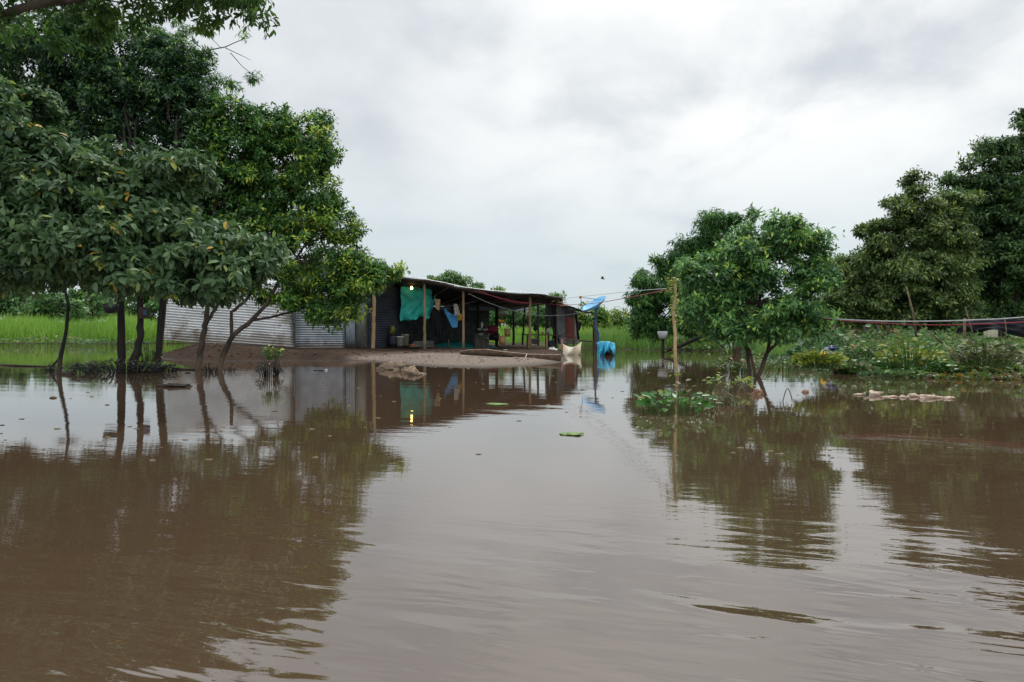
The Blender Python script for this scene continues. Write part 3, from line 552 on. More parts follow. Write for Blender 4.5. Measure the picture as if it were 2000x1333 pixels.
T('low_tree', 'low dull-green tree filling the gap between the round tree and the olive one', 'tree', P(1650, 655, 30), [stem([(1650, 665, 30), (1650, 600, 30), (1645, 540, 30)], .15, .05)],
  [E(1645, 512, 30, 50, 26), E(1600, 530, 30, 40, 36), E(1690, 520, 30, 40, 36), E(1620, 550, 30, 35, 35), E(1670, 560, 30, 40, 40), E(1630, 605, 30, 45, 35), E(1680, 620, 30, 40, 22)],
  M['leaf_far'], M['bark'], 45, lsize=(.15, .22), dens=.9, sub=.5, tw=13, per=6, tips=.05)
print('LEAVES', sum(NL.values()), NL)

# ---- trees far behind
far = [(-120, 560, 62, 90, 50, 'dark bushy far tree cut by the left edge behind the green field'),
       (20, 575, 66, 60, 38, 'far bushy tree above the field, second from the left edge'),
       (100, 585, 60, 50, 30, 'low rounded far bush left of the slender leaning trunk'),
       (178, 580, 64, 55, 36, 'far tree above the field left of the thick trunks'),
       (290, 578, 58, 55, 38, 'far tree seen between the thick trunks and the bright sheet wall'),
       (385, 560, 60, 60, 40, 'far tree hidden mostly behind the bright sheet wall')]
for i, (x, y, d, rx, ry, lb) in enumerate(far):
    b = P(x, HOR, d); b.z = .3
    T('far_tree', lb, 'tree', b, [([b - Vector((0, 0, .5)), b + Vector((0, 0, 1)), P(x, y, d)], [.22, .18, .08])],
      [E(x, y, d, rx * .7, ry * .7), E(x - rx * .5, y + 16, d, rx * .6, ry * .7), E(x + rx * .5, y + 14, d, rx * .6, ry * .75), E(x, y + 32, d, rx, 16)],
      M['leaf_far'], M['bark'], 60 + i, lsize=(.3, .45), aspect=.5, dens=.8, sub=.9, tw=10, per=5, group='far trees beyond the left field', limb_r=.08, spread=.3)
x, y, d = 870, 560, 70; b = P(x, HOR, d); b.z = .3
T('far_tree', 'pale green airy tree showing above the shack roof', 'tree', b, [([b, P(872, 590, d), P(875, 550, d)], [.3, .2, .1])],
  [E(850, 542, d, 20, 10), E(880, 542, d, 26, 10), E(905, 552, d, 18, 10), E(860, 560, d, 40, 14), E(935, 558, d, 12, 6, .6), E(900, 575, d, 60, 14)], M['leaf_pale'], M['bark'], 71, lsize=(.3, .42), aspect=.45, dens=.8, sub=.7, tw=10, per=5, limb_r=.08, spread=.3)
for i, (x, y, d, rx, ry, lb) in enumerate([(976, 568, 75, 12, 6, 'tiny tree top peeping over the middle of the shack roof'), (1085, 580, 70, 16, 8, 'tiny tree top peeping over the right end of the shack roof')]):
    b = P(x, HOR, d); b.z = .3
    T('far_tree', lb, 'tree', b, [([b, P(x, y, d)], [.15, .06])], [E(x, y, d, rx, ry, .8), E(x, y + 20, d, rx * 1.6, 14, 1)], M['leaf_pale'], M['bark'], 75 + i, lsize=(.3, .42), dens=.8, sub=.6, tw=8, per=5, limb_r=.06, spread=.3)
for i, (x, y, d, rx, ry, lb, mm) in enumerate([(1150, 612, 42, 46, 24, 'bright bush with yellow and orange flowers behind the dish', 'leaf_flower'), (1200, 626, 44, 40, 22, 'flowering bush right of the blue dish', 'leaf_flower'),
        (1225, 625, 58, 26, 14, 'far bush with upright tips between the dish and feathery tree', 'leaf_far'), (1020, 606, 52, 60, 27, 'dark far bush seen through the open shack', 'leaf_far'), (930, 606, 54, 56, 27, 'far bush seen behind the shelves in the shack', 'leaf_far'), (1070, 609, 50, 40, 25, 'far bush seen behind the bench end of the shack', 'leaf_far')]):
    b = P(x, HOR, d); b.z = .3
    T('bush', lb, 'bush', b, [([b, P(x, y + 8, d)], [.08, .04])], [E(x, y, d, rx * .7, ry), E(x - rx * .5, y + 10, d, rx * .6, ry * .8), E(x + rx * .5, y + 8, d, rx * .6, ry * .8), E(x, y + 18, d, rx, 12)],
      M[mm], M['bark'], 80 + i, lsize=(.18, .3), aspect=.45, dens=.9, sub=.55, tw=10, per=5, limb_r=.04, spread=.25, tips=.10 if mm == 'leaf_flower' else .05)
for i, (x, y, d, rx, ry, lb) in enumerate([(1540, 612, 46, 70, 30, 'far tree behind the right stem of the round tree'), (1700, 600, 44, 80, 40, 'far tree behind the olive layered tree'), (1850, 590, 44, 90, 50, 'far dark tree behind the tarpaulin shelter'), (2010, 590, 44, 90, 60, 'far tree behind the right edge tarpaulin'), (1440, 615, 48, 70, 24, 'far tree behind the stems of the feathery tree')]):
    b = P(x, HOR, d); b.z = .3
    T('far_tree', lb, 'tree', b, [([b, P(x, y, d)], [.2, .08])], [E(x, y, d, rx * .7, ry), E(x - rx * .5, y + 12, d, rx * .6, ry * .8), E(x + rx * .5, y + 10, d, rx * .6, ry * .8), E(x, y + 26, d, rx, 16)],
      M['leaf_far'], M['bark'], 90 + i, lsize=(.25, .38), aspect=.5, dens=.8, sub=.8, tw=10, per=5, limb_r=.06, spread=.3)

# ------------------------------------------------------------------ grass
def scatter(rng, n, box, cond):
    out = []
    tot = 0
    while tot < n:
        x = rng.uniform(box[0], box[1], n); y = rng.uniform(box[2], box[3], n); k = cond(x, y); p = np.stack([x[k], y[k]], -1); out.append(p); tot += len(p)
        if len(out) > 60: break
    return np.concatenate(out)[:n]
def grass(name, label, n, box, cond, hgt, material, seed, width=(.03, .055), lean=.25):
    rng = np.random.default_rng(seed); p = scatter(rng, n, box, cond)
    z = hterr(p[:, 0], p[:, 1])[0]; pos = np.stack([p[:, 0], p[:, 1], z - .03], -1); n = len(pos)
    clump = np.array([mnoise.noise(Vector((a * .35, b * .35, seed))) for a, b in p])
    dirs = np.stack([rng.normal(0, lean, n), rng.normal(0, lean, n), np.ones(n)], -1); nor = np.stack([rng.normal(0, .6, n), -np.ones(n), rng.normal(.2, .3, n)], -1)
    ln = rng.uniform(hgt[0], hgt[1], n) * (1 + clump * .95) * np.where((p[:, 0] > -13) & (p[:, 1] > 36), .45, 1); ti = np.clip(rng.normal(.45, .18, n) + clump * .6, 0, 1)
    o = leaf_mesh(name, pos, dirs, nor, ln, rng.uniform(width[0], width[1], n), ti, BLADE, material)
    return tag(o, label, 'grass', None, 'stuff')
infar = lambda x, y: poly_sd(x, y, far_land) > .05
grass('field_grass', 'tall bright green grass covering the field beyond the left trees and shack', 42000, (-46, 5, 38, 60), lambda x, y: infar(x, y) & (np.abs(x) < y * .78) & (np.random.default_rng(1).random(len(x)) < np.clip(1.5 - (y - 38) / 22, .3, 1)), (.68, 1.22), M['grass'], 5, (.035, .06))
grass('bank_grass', 'tall light green grass along the far shore between the dish and right trees', 34000, (2, 26, 16, 48), lambda x, y: infar(x, y) & (x < 7.5 + (y - 20) * .6) & ((y > 27) | (y > 18)), (.22, .6), M['grass_right'], 6, (.028, .05))
# vine / hyacinth bank
def cover(name, label, n, cond, box, top, material, seed, size=(.09, .2), tmpl=ROUND, asp=.85, upn=.7):
    rng = np.random.default_rng(seed); p = scatter(rng, n, box, cond); n = len(p)
    z0 = hterr(p[:, 0], p[:, 1])[0]; sd_ = poly_sd(p[:, 0], p[:, 1], far_land)
    lump = np.array([mnoise.noise(Vector((a * .9, b * .9, 3.3))) + .6 * mnoise.noise(Vector((a * 2.3, b * 2.3, 9))) for a, b in p])
    hh = np.clip(top * (.55 + 1.25 * lump) * np.clip(sd_ * .8 + .45, .15, 1), .03, 2)
    pos = np.stack([p[:, 0], p[:, 1], np.maximum(z0, 0) + hh * rng.random(n) ** .55], -1)
    d = unit(np.stack([rng.normal(0, 1, n), rng.normal(-.3, 1, n), rng.normal(.1, .45, n)], -1)); nor = unit(np.stack([rng.normal(0, .5, n), rng.normal(-.5, .5, n), np.full(n, upn)], -1))
    tone = np.array([mnoise.noise(Vector((a * .6 + 20, b * .6, 1.3))) for a, b in p])
    ti = np.clip(rng.normal(.42, .2, n) + tone * .7, 0, 1)
    ln = rng.uniform(size[0], size[1], n)
    o = leaf_mesh(name, pos, d, nor, ln, ln * asp, ti, tmpl, material); return tag(o, label, 'vegetation', None, 'stuff')
rb = lambda x, y: (poly_sd(x, y, far_land) > -.25) & (y < 22) & (x > 6)
cover('vine_thicket', 'tangled green and brown vines heaped along the right bank', 40000, rb, (6, 20, 11.5, 22), .29, M['cover'], 7, (.04, .12))
cover('weed_tangle', 'narrow-leaved weeds mixed through the vines on the right bank', 26000, rb, (6, 20, 11.5, 22), .36, M['grass_right'], 17, (.06, .16), LANCE, .22, .3)
cover('dry_stems', 'dry brown stalks and dead leaves tangled in the vines', 9000, rb, (6, 20, 11.5, 22), .36, M['dead_leaf'], 18, (.06, .22), LANCE, .1, .2)
grass('bank_sedge', 'thin grass stalks poking through the vines on the right bank', 5000, (6, 20, 12, 22), lambda x, y: poly_sd(x, y, far_land) > .3, (.15, .42), M['cover'], 12, (.012, .022), .5)
cover('weed_cover', 'low broad-leaved weeds on the shore behind the round tree', 7000, lambda x, y: (poly_sd(x, y, far_land) > -.1) & (y >= 20) & (y < 30) & (x > 6.5) & (x < 16), (6, 16, 20, 30), .5, M['cover'], 8, (.1, .2))

# ------------------------------------------------------------------ shack
shack = empty('shack', S(6, 0, .1), 'long low tin-roofed open shack on a mud mound, brighter sheet wall at its left', 'shack')
def corrugated(a, b, c, d, waves, amp=.012, along='v', res=6, nu=10, wob=.0, seed=0):
    """a bottom-left, b bottom-right, c top-right, d top-left. waves run across v (horizontal ridges) or u (vertical ridges)"""
    mb = MB(); a, b, c, d = map(Vector, (a, b, c, d)); nrm_ = (b - a).cross(d - a).normalized()
    def fn(u, v):
        p = a.lerp(b, u).lerp(d.lerp(c, u), v); t = v if along == 'v' else u
        q = mnoise.noise(Vector((u * 2.2, v * 2, seed))) * wob
        return p + nrm_ * (amp * math.sin(2 * math.pi * waves * t) + q)
    if along == 'v': mb.grid(fn, nu, int(waves * res))
    else: mb.grid(fn, int(waves * res), nu)
    return mb
# bright sloping wall at the left, leaning back
a, b = F(318, 665, 0), F(575, 684, 0); c, d = F(575, 560, .8), F(318, 536, .8)
corrugated(a, b, c, d, 25, .021, 'v', 6, 22, .06, 1).build('wall', M['zinc'], shack, solid=.004)['label'] = 'bright sloping corrugated wall sheet'
corrugated(F(577, 681, .02), F(676, 680, .02), F(676, 520, .02), F(577, 512, .02), 37, .012, 'v', 6, 8, .012, 2).build('wall', M['zinc_dull'], shack, solid=.004)['label'] = 'dull blue-grey corrugated wall sheet'
corrugated(F(676, 681, -.04), F(693, 681, -.04), F(693, 545, -.04), F(676, 545, -.04), 5, .012, 'u', 6, 4).build('wall', M['vertsheet'], shack, solid=.004)['label'] = 'pale narrow sheet with upright ridges'
MB().grid(lambda u, v: F(695 + 20 * u, 679 - 120 * v, .05), 2, 2).build('door', M['doorboard'], shack, solid=.03)
for px in (577, 693.5, 716): MB().beam(F(px, 684, .06), F(px, 535, .06), .05, .05).build('door_frame', M['greywood'], shack, smooth=False)
# recessed dark wall
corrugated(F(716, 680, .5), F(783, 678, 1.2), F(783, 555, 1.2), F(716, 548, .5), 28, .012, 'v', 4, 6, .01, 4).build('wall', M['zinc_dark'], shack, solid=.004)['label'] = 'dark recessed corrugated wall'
# roof
front = [(560, 506), (640, 512), (700, 524), (770, 538), (828, 546), (870, 554), (905, 562), (960, 569), (1035, 573.5), (1065, 576), (1105, 581)]
fr = [F(x, y, -.35) for x, y in front]
def roof_pt(u, v):
    k = u * (len(fr) - 1); i = min(int(k), len(fr) - 2); p = fr[i].lerp(fr[i + 1], k - i)
    q = Vector((p.x, p.y, 0)) + Vector((V.x, V.y, 0)) * (5.6 * v)
    z = p.z + (1.93 - .10 * u - p.z) * v
    return Vector((q.x, q.y, z + .008 * math.sin(u * 14 / .09 * 2 * math.pi) + .02 * math.sin(u * 31)))
MB().grid(roof_pt, 900, 6).build('roof', M['roof'], shack, solid=.006)
MB().grid(lambda u, v: roof_pt(u, .06 + .92 * v) - Vector((0, 0, .05 + .035 * mnoise.noise(Vector((u * 30, v * 5, 1))))), 80, 12).build('roof_shade_sheet', M['black_cloth'], shack)  # added black sheet, stands in for the deep shade under the roof
MB().tube([p + Vector((0, 0, .015)) for p in fr[2:-1]], .014, 6).build('roof_edge', M['zinc'], shack)
mb = MB()
for i in range(len(fr) - 1):
    o = Vector((V.x, V.y, 0)) * .33
    mb.tube([fr[i] + o - Vector((0, 0, .07)), fr[i + 1] + o - Vector((0, 0, .07))], .045, 6)
mb.build('front_beam', M['beamwood'], shack)
for k, vv in enumerate((1.9, 3.7, 5.1)):
    mb = MB(); pts = [roof_pt(u, (vv + .35) / 5.6) - Vector((0, 0, .06)) for u in np.linspace(.0, 1, 9)]; mb.tube(pts, .035, 6); mb.build('purlin', M['beamwood'], shack)
for u in np.linspace(.28, .99, 7):
    mb = MB(); mb.tube([roof_pt(u, .02) - Vector((0, 0, .11)), roof_pt(u, .98) - Vector((0, 0, .11))], .03, 6); mb.build('rafter', M['beamwood'], shack)
def post(px, ytop, ybot, v, r, mt, dx=0.0, name='post', rings=True):
    a = F(px - dx, ybot, v); b_ = F(px + dx, ytop, v); a.z = min(a.z, gz(a.x, a.y)) - .15
    n = 14; rng = np.random.default_rng(int(px)); mb = MB(); pts = []; rr = []
    for i in range(n + 1):
        t = i / n; pts.append(a.lerp(b_, t) + Vector((rng.normal(0, .006), rng.normal(0, .006), 0))); rr.append(r * (1 - .15 * t) * (1.12 if i % 2 else .96))
    mb.tube(pts, rr, 8); return mb.build(name, mt, shack)
post(730, 530, 686, -.1, .065, M['bamboo'], 2)['label'] = 'thick pale bamboo post'
post(829, 552, 685, 0, .052, M['pole'], 0)
post(905, 568, 684, 0, .046, M['pole'], 0)
post(1035, 576, 688, 0, .05, M['pole'], 0)
post(1088, 582, 686, .0, .035, M['greywood'], 0)
post(781, 548, 668, 1.3, .03, M['pole']); 
for px, v, r, dx in ((933, 3.2, .05, 0), (1003, 5, .055, 0), (1023, 4.6, .045, 3), (1051, 5, .045, 0), (1070, 3, .06, 0), (970, 3.5, .07, 0), (1066, 5, .035, 0), (883, 4.8, .04, 0), (845, 4.8, .04, 0), (1048, 5.1, .02, 2)):
    post(px, 585, 672, v, r, M['bark_dark'], dx)
# rear lintel sheets (grey strip seen below the roof)
for v, z0, z1 in ((4.9, 1.62, 1.78),):
    corrugated(S(7.6, v, z0), S(14.2, v, z0), S(14.2, v, z1), S(7.6, v, z1), 2, .01, 'v', 6, 4).build('lintel_sheet', M['zinc_dull'], shack, solid=.004)
# back plank fence inside
rng = np.random.default_rng(4); mb = MB(); u = 5.6
while u < 11.2:
    wz = rng.uniform(.07, .12); top = .95 + rng.uniform(-.08, .08) + (.15 if u > 9 else 0); a = S(u, 5.0, .1); mb.box((a.x, a.y, (top + .1) / 2), (wz, .025, top - .1), Matrix.Rotation(ang, 3, 'Z')); u += wz + rng.uniform(.004, .03)
mb.beam(S(5.6, 4.96, .8), S(11.2, 4.96, .85), .05, .06); mb.build('back_fence', M['plank'], shack, smooth=False)
# shelves block wall half-height behind kitchen
MB().grid(lambda u, v: S(8.3 + 3.9 * u, 4.7, .2 + 1.42 * v) + Vector((0, 0, .0)), 8, 8).build('mesh_screen', mat('grey_screen', (.10, .12, .11), (.05, .06, .06), .8, 6), shack, solid=.01)
# right end: tarp wall, red door, side room
def cloth(name, fn, nu, nv, mt, parent=None, solid=.004): return MB().grid(fn, nu, nv).build(name, mt, parent, solid=solid)
def fold(u, v, s, a=.04, f=4): return a * mnoise.noise(Vector((u * f, v * f * .4, s))) + a * .6 * math.sin(u * f * 4 + mnoise.noise(Vector((v * 3, s, 0))) * 4)
def quadcloth(name, tl, tr, br, bl, mt, parent=None, seed=0, a=.04, f=3, nu=24, nv=18, hem=.0, sag=0.0, solid=.004):
    tl, tr, br, bl = map(Vector, (tl, tr, br, bl)); n_ = (tr - tl).cross(bl - tl).normalized()
    def fn(u, v):
        p = tl.lerp(tr, u).lerp(bl.lerp(br, u), v) + n_ * fold(u, v, seed, a * (.3 + v), f)
        p.z -= sag * 4 * u * (1 - u) * (1 - v) + hem * v * mnoise.noise(Vector((u * 5, seed, 2)))
        return p
    return cloth(name, fn, nu, nv, mt, parent, solid)
quadcloth('tarp_wall', F(1086, 592, .8), F(1120, 600, 1.2), F(1127, 672, 1.2), F(1092, 672, .8), M['tarp_grey'], shack, 3, .06, 3)
quadcloth('tarp_wall', F(1119, 606, 1.3), F(1128, 612, 1.3), F(1131, 664, 1.3), F(1120, 668, 1.3), M['dark_plastic'], shack, 5, .08, 3, hem=.1)
quadcloth('tarp_flap', F(1126, 625, 1.4), F(1137, 632, 1.4), F(1130, 650, 1.4), F(1124, 662, 1.4), M['dark_plastic'], shack, 8, .06, 3)
quadcloth('tarp_flap', F(1066, 590, 1.0), F(1086, 592, 1.0), F(1094, 672, 1.0), F(1085, 670, 1.0), M['dark_plastic'], shack, 9, .06, 3)
MB().grid(lambda u, v: F(1106 + 15 * u, 664 - 44 * v, .9), 1, 1).build('side_door', M['door_red'], shack, smooth=False, solid=.03)
post(1120.5, 600, 668, .95, .03, M['greywood']); post(1104.5, 604, 668, .95, .02, M['greywood'])
mb = MB()
for (x0, y0, x1, y1, vv) in ((1082, 590, 1150, 612, .9), (1120, 606, 1172, 614, 1.0)): mb.beam(F(x0, y0, vv), F(x1, y1, vv), .35, .02)
mb.build('side_roof', M['dark_plastic'], shack, smooth=False)
for k, (x0, y0, x1, y1) in enumerate(((1080, 586, 1096, 588), (1085, 591, 1104, 592), (1090, 597, 1112, 598))):
    MB().beam(F(x0, y0, .5), F(x1, y1, .5), .3, .025).build('side_board', M['yellowwood'], shack, smooth=False)
# threshold boards in front
MB().beam(F(835, 686, .1), F(868, 685, .1), .30, .10).build('doorstep', M['bucket2'], shack, smooth=False)

# ---- things in the shack
lamp = empty('light_bulb', F(804, 563, .6), 'lit bare bulb glowing under the roof above the teal sheet', 'lamp')
m, nt_, p_, out_ = base_mat('glowing_bulb'); p_.inputs['Emission Color'].default_value = (1, .62, .22, 1); p_.inputs['Emission Strength'].default_value = 9; p_.inputs['Base Color'].default_value = (1, .8, .5, 1)
q = F(804, 563, .6)
MB().lathe([(.001, -.06), (.03, -.05), (.045, -.02), (.045, .01), (.03, .04), (.018, .06), (.001, .062)], q, 14).build('bulb', m, lamp)
MB().lathe([(.001, .06), (.022, .06), (.022, .11), (.001, .112)], q, 12).build('socket', M['dark_plastic'], lamp)
MB().tube([q + Vector((0, 0, .11)), q + Vector((.01, 0, .3))], .006, 5).build('cord', M['dark_plastic'], lamp)

quad = quadcloth('teal_sheet', F(783, 560, .9), F(845, 562, 1.1), F(840, 620, 1.0), F(782, 628, .9), M['teal'], None, 1, .11, 3, nu=44, nv=30, hem=.10); tag(quad, 'teal plastic sheet hung beneath the roof behind the second post', 'tarp')
quad = quadcloth('teal_sheet', F(838, 598, 1.0), F(852, 575, 1.1), F(846, 602, 1.0), F(838, 618, 1.0), M['teal'], None, 2, .04, 2); tag(quad, 'narrow teal sheet strip right of the second post', 'tarp')
quad = quadcloth('hanging_cloth', F(849, 584, .7), F(860, 585, .7), F(858, 607, .7), F(851, 604, .7), M['beige'], None, 3, .03, 3, hem=.08); tag(quad, 'small beige cloth hanging between the teal sheet and blue cloth', 'cloth', 'washing hung in the shack')
quad = quadcloth('dark_clothes', F(842, 604, .8), F(860, 600, .8), F(862, 658, .8), F(850, 658, .8), M['black_cloth'], None, 4, .06, 3, hem=.1); tag(quad, 'long black clothes hanging below the beige cloth', 'clothes', 'washing hung in the shack')
def fnb(u, v):
    x = 867 + 27 * u; yt = 600 + 14 * math.sin(u * 2.2); yb = yt + 5 + 22 * min(1, u * 1.6)
    p = F(x, yt + (yb - yt) * v, .8); return p + Vector((V.x, V.y, 0)) * fold(u, v, 6, .04, 3)
o = cloth('blue_shirt', fnb, 20, 14, M['blue_cloth']); tag(o, 'light blue garment slung on a line left of the third post', 'clothes', 'washing hung in the shack')
quad = quadcloth('hanging_cloth', F(886, 594, .6), F(893, 594, .6), F(899, 616, .6), F(888, 616, .6), M['white_cloth'], None, 7, .04, 3, hem=.05); tag(quad, 'off-white cloth hanging over the blue garment', 'cloth', 'washing hung in the shack')
quad = quadcloth('hanging_cloth', F(894, 617, .5), F(903, 613, .5), F(903, 625, .5), F(895, 627, .5), M['yellow_cloth'], None, 8, .03, 3); tag(quad, 'small mustard yellow cloth beside the third post', 'cloth', 'washing hung in the shack')
quad = quadcloth('dark_clothes', F(896, 585, .9), F(918, 592, 1.0), F(914, 625, 1.0), F(905, 622, .9), M['black_cloth'], None, 9, .06, 3, hem=.1); tag(quad, 'bulky dark garment hanging right behind the third post', 'clothes', 'washing hung in the shack')
o = MB().tube([F(783, 572, .8)] + [F(783 + 150 * t, 572 + 18 * math.sin(t * 3.1) + 15 * t, .75) for t in (.2, .4, .6, .8, 1)], .006, 5).build('washing_line', M['rope_grey']); tag(o, 'thin line the washing hangs on under the roof', 'rope')
def bucket(px, py, v, r, h, mt, label, group=None):
    b = F(px, py, v); z = max(gz(b.x, b.y), 0); b.z = max(b.z, z) ; root = empty('bucket', b, label, 'bucket', group)
    MB().lathe([(.001, .004), (r * .82, 0), (r, h), (r * 1.06, h), (r * 1.06, h - .03), (r * .96, h - .01), (r * .8, .02), (.001, .02)], b, 20).build('tub', mt, root)
    MB().tube([b + Vector((r * math.cos(t), -r * .5, h - .02 - .12 * math.sin(t))) for t in np.linspace(0, math.pi, 9)], .005, 5).build('handle', M['grey_plastic'], root); return root
bucket(781, 676, .7, .135, .34, M['bucket'], 'white plastic bucket standing left in front of the cream one', 'pale buckets')
bucket(791, 675, 1.3, .15, .40, M['bucket2'], 'cream plastic bucket half hidden behind the white one', 'pale buckets')
b = F(767, 676, .8); r_ = empty('barrel', b, 'dark blue barrel against the recessed wall with yellow bag on it', 'barrel')
MB().lathe([(.001, 0), (.15, 0), (.16, .1), (.15, .2), (.16, .3), (.15, .38), (.001, .39)], b, 18).build('drum', M['zinc_dark'], r_); MB().lathe([(.16, .37), (.165, .37), (.165, .40), (.16, .4)], b, 18).build('rim', M['dark_plastic'], r_)
o = MB().blob(F(766, 645, .8), (.10, .08, .12), 3, .3, 9).build('yellow_bag', mat('olive_yellow_bag', (.20, .19, .03), (.14, .13, .02), .6, 5)); tag(o, 'olive yellow bag resting on the dark blue barrel', 'bag')
# board pile
mb = MB(); rr_ = empty('board_pile', F(825, 676, 1.2), 'pale stacked boards lying on the floor behind the second post', 'boards')
for i in range(5):
    MB().beam(F(800 + i * 2, 677 - i * 2.2, 1.4), F(846 + (i % 2) * 2, 677 - i * 2.6, 1.3), .35, .025).build('board', M['doorboard'], rr_, smooth=False)
o = MB().box(F(807, 675, .5), (.2, .1, .08), Matrix.Rotation(ang, 3, 'Z')).build('brick', M['brick'], bevel=.006); tag(o, 'red brick on the mud edge below the buckets', 'brick')
# teal net on the floor
def fnn(u, v):
    x = 852 + 178 * u; hgt = 15 * math.sin(math.pi * min(1, u * 1.05 + .18)) * (1 - .6 * u) + 10; py = 690 - hgt * v * (1 if u < .6 else max(.05, (1 - (u - .6) / .45)))
    p = F(x, py, .6 + 1.2 * v + .4 * u); return p + Vector((0, 0, .03 * mnoise.noise(Vector((u * 9, v * 3, 1)))))
o = cloth('net', fnn, 40, 10, M['teal_dark']); tag(o, 'dark teal net lying along the shack floor behind the log', 'net')
# stove shelf with pots
r_ = empty('kitchen_counter', F(940, 680, 1.6), 'dark box counter holding white pots in the middle of the shack', 'counter')
ca = F(938, 682, 1.6); MB().box(ca + Vector((0, 0, .30)), (.55, .5, .52), Matrix.Rotation(ang, 3, 'Z')).build('cabinet', M['plank'], r_, smooth=False, bevel=.01)
MB().box(ca + Vector((0, 0, .585)), (.62, .56, .035), Matrix.Rotation(ang, 3, 'Z')).build('countertop', M['greywood'], r_, smooth=False, bevel=.004)
def pot(px, py, r, h, mt, label, v=1.45, name='pot', prof=None):
    b = F(px, py, v); rt = empty(name, b, label, name.replace('_', ' '))
    MB().lathe(prof or [(.001, 0), (r * .9, .005), (r, h * .3), (r, h), (r * 1.08, h), (r * .95, h * .98), (r * .9, .02), (.001, .02)], b, 16).build('vessel', mt, rt)
    MB().tube([b + Vector((r + .04 * math.sin(t), 0, h * .6 + .05 * math.cos(t))) for t in np.linspace(.2, 2.9, 6)], .006, 5).build('handle', mt, rt); return rt
pot(936, 645, .06, .06, M['bucket'], 'white shallow pot on the counter left side')
pot(941, 641, .035, .24, M['bucket'], 'tall white jug on the counter behind the pots', v=1.6, name='jug')
pot(947, 646, .07, .07, M['white_cloth'], 'wide pale bowl on the counter right side', name='bowl')
pot(938, 655, .05, .06, M['white_cloth'], 'small pale pot hooked on the counter front', v=1.2)
pot(951, 662, .04, .06, M['grey_plastic'], 'small grey mug hanging low on the counter front', v=1.2, name='mug')
o = MB().blob(F(962, 645, 1.6), (.22, .16, .16), 5, .3, 10).build('maroon_bundle', M['maroon']); tag(o, 'maroon cloth bundle right of the white pots', 'bundle')
mb = MB().blob(F(966, 659, 1.6), (.2, .16, .15), 6, .35, 10); o = mb.build('dark_bundle', M['black_cloth']); tag(o, 'black bundle below the maroon cloth bundle', 'bundle')
# hanging basins and baskets by the inner post
def hang(name, label, cat, px, py, v, prof, mt, rim=None, rimmat=None, strap=True):
    b = F(px, py, v); rt = empty(name, b, label, cat); MB().lathe(prof, b, 16).build('shell', mt, rt)
    if rim: MB().lathe(rim, b, 16).build('rim', rimmat, rt)
    if strap: MB().tube([b + Vector((0, 0, max(z for r, z in prof))), b + Vector((0, 0, max(z for r, z in prof) + .1))], .006, 5).build('strap', M['rope_grey'], rt)
    return rt
hang('basin', 'grey basin with a red rim hanging upside down on the inner post', 'basin', 981, 616, 1.1, [(.001, .17), (.05, .17), (.10, .05), (.11, 0), (.10, 0), (.001, .12)], M['grey_plastic'], [(.105, .03), (.125, .03), (.125, -.005), (.105, -.005)], M['red_plastic'])
hang('basin', 'yellow basin with red foot hanging below the grey one', 'basin', 979, 631, 1.1, [(.001, 0), (.08, 0), (.12, .11), (.13, .11), (.08, .01), (.001, .01)], M['yellow_plastic'], [(.05, -.03), (.09, -.03), (.09, .0), (.05, 0)], M['red_plastic'])
hang('basket', 'upper tan woven basket hanging in the open bay', 'basket', 991, 658, 1.4, [(.001, 0), (.105, 0), (.125, .3), (.115, .3), (.1, .02), (.001, .02)], M['tan'], [(.12, .285), (.132, .285), (.132, .31), (.12, .31)], M['yellowwood'])
hang('basket', 'lower tan woven basket at the foot of the inner post', 'basket', 981, 674, 1.0, [(.001, 0), (.12, 0), (.135, .33), (.125, .33), (.11, .02), (.001, .02)], M['tan'], [(.13, .315), (.142, .315), (.142, .34), (.13, .34)], M['yellowwood'])
# bench / table at the right bay
tb_ = empty('work_table', F(1055, 688, .9), 'rough timber table in the right-hand open bay', 'table')
MB().beam(F(1022, 653.5, 1.0), F(1094, 655.5, 1.0), .45, .04).build('table_top', M['beamwood'], tb_, smooth=False)
MB().beam(F(1036, 681, .8), F(1068, 681, .8), .04, .05).build('stretcher', M['yellowwood'], tb_, smooth=False)
for px, py, vv in ((1033, 690, .75), (1068, 687, .75), (1030, 680, 1.2), (1080, 680, 1.2)):
    a = F(px, py, vv); b = F(px, 655, vv); MB().beam(a, b, .06, .06).build('leg', M['yellowwood'] if vv < 1 else M['plank'], tb_, smooth=False)
hang('pot', 'dark kettle pot on the right table', 'pot', 1070, 653, .9, [(.001, 0), (.08, 0), (.1, .06), (.08, .16), (.04, .2), (.001, .22)], M['grey_plastic'], strap=False)
o = MB().lathe([(.001, 0), (.03, 0), (.035, .06), (.03, .09), (.001, .1)], F(1060, 653, 1.0), 12).build('cup', M['red_plastic']); tag(o, 'small orange-red cup on the right table', 'cup')
o = MB().blob(F(1046, 640, 3.2), (.09, .07, .16), 9, .3, 9).build('dark_bag', M['black_cloth']); tag(o, 'black bag hanging at a rear post above the table', 'bag')
o = MB().box(F(1042, 667, 2.8), (.4, .3, .22), Matrix.Rotation(ang + .2, 3, 'Z')).build('crate', M['plank'], smooth=False, bevel=.01); tag(o, 'dark crate on the floor behind the table', 'crate')
o = MB().box(F(1079, 676, 1.2), (.35, .3, .45), Matrix.Rotation(ang, 3, 'Z')).build('cabinet', M['zinc_dark'], smooth=False, bevel=.01); tag(o, 'dark blue-grey box under the right end of the table', 'box')
o = MB().blob(F(988, 688, -.9), (.24, .16, .09), 11, .35, 10).build('rag', M['white_cloth']); tag(o, 'pale crumpled rag behind the middle of the log', 'rag')
o = MB().blob(F(1078, 688, -.9), (.17, .12, .13), 12, .4, 10).build('rag', M['white_cloth']); tag(o, 'pale crumpled rag behind the right end of the log', 'rag')
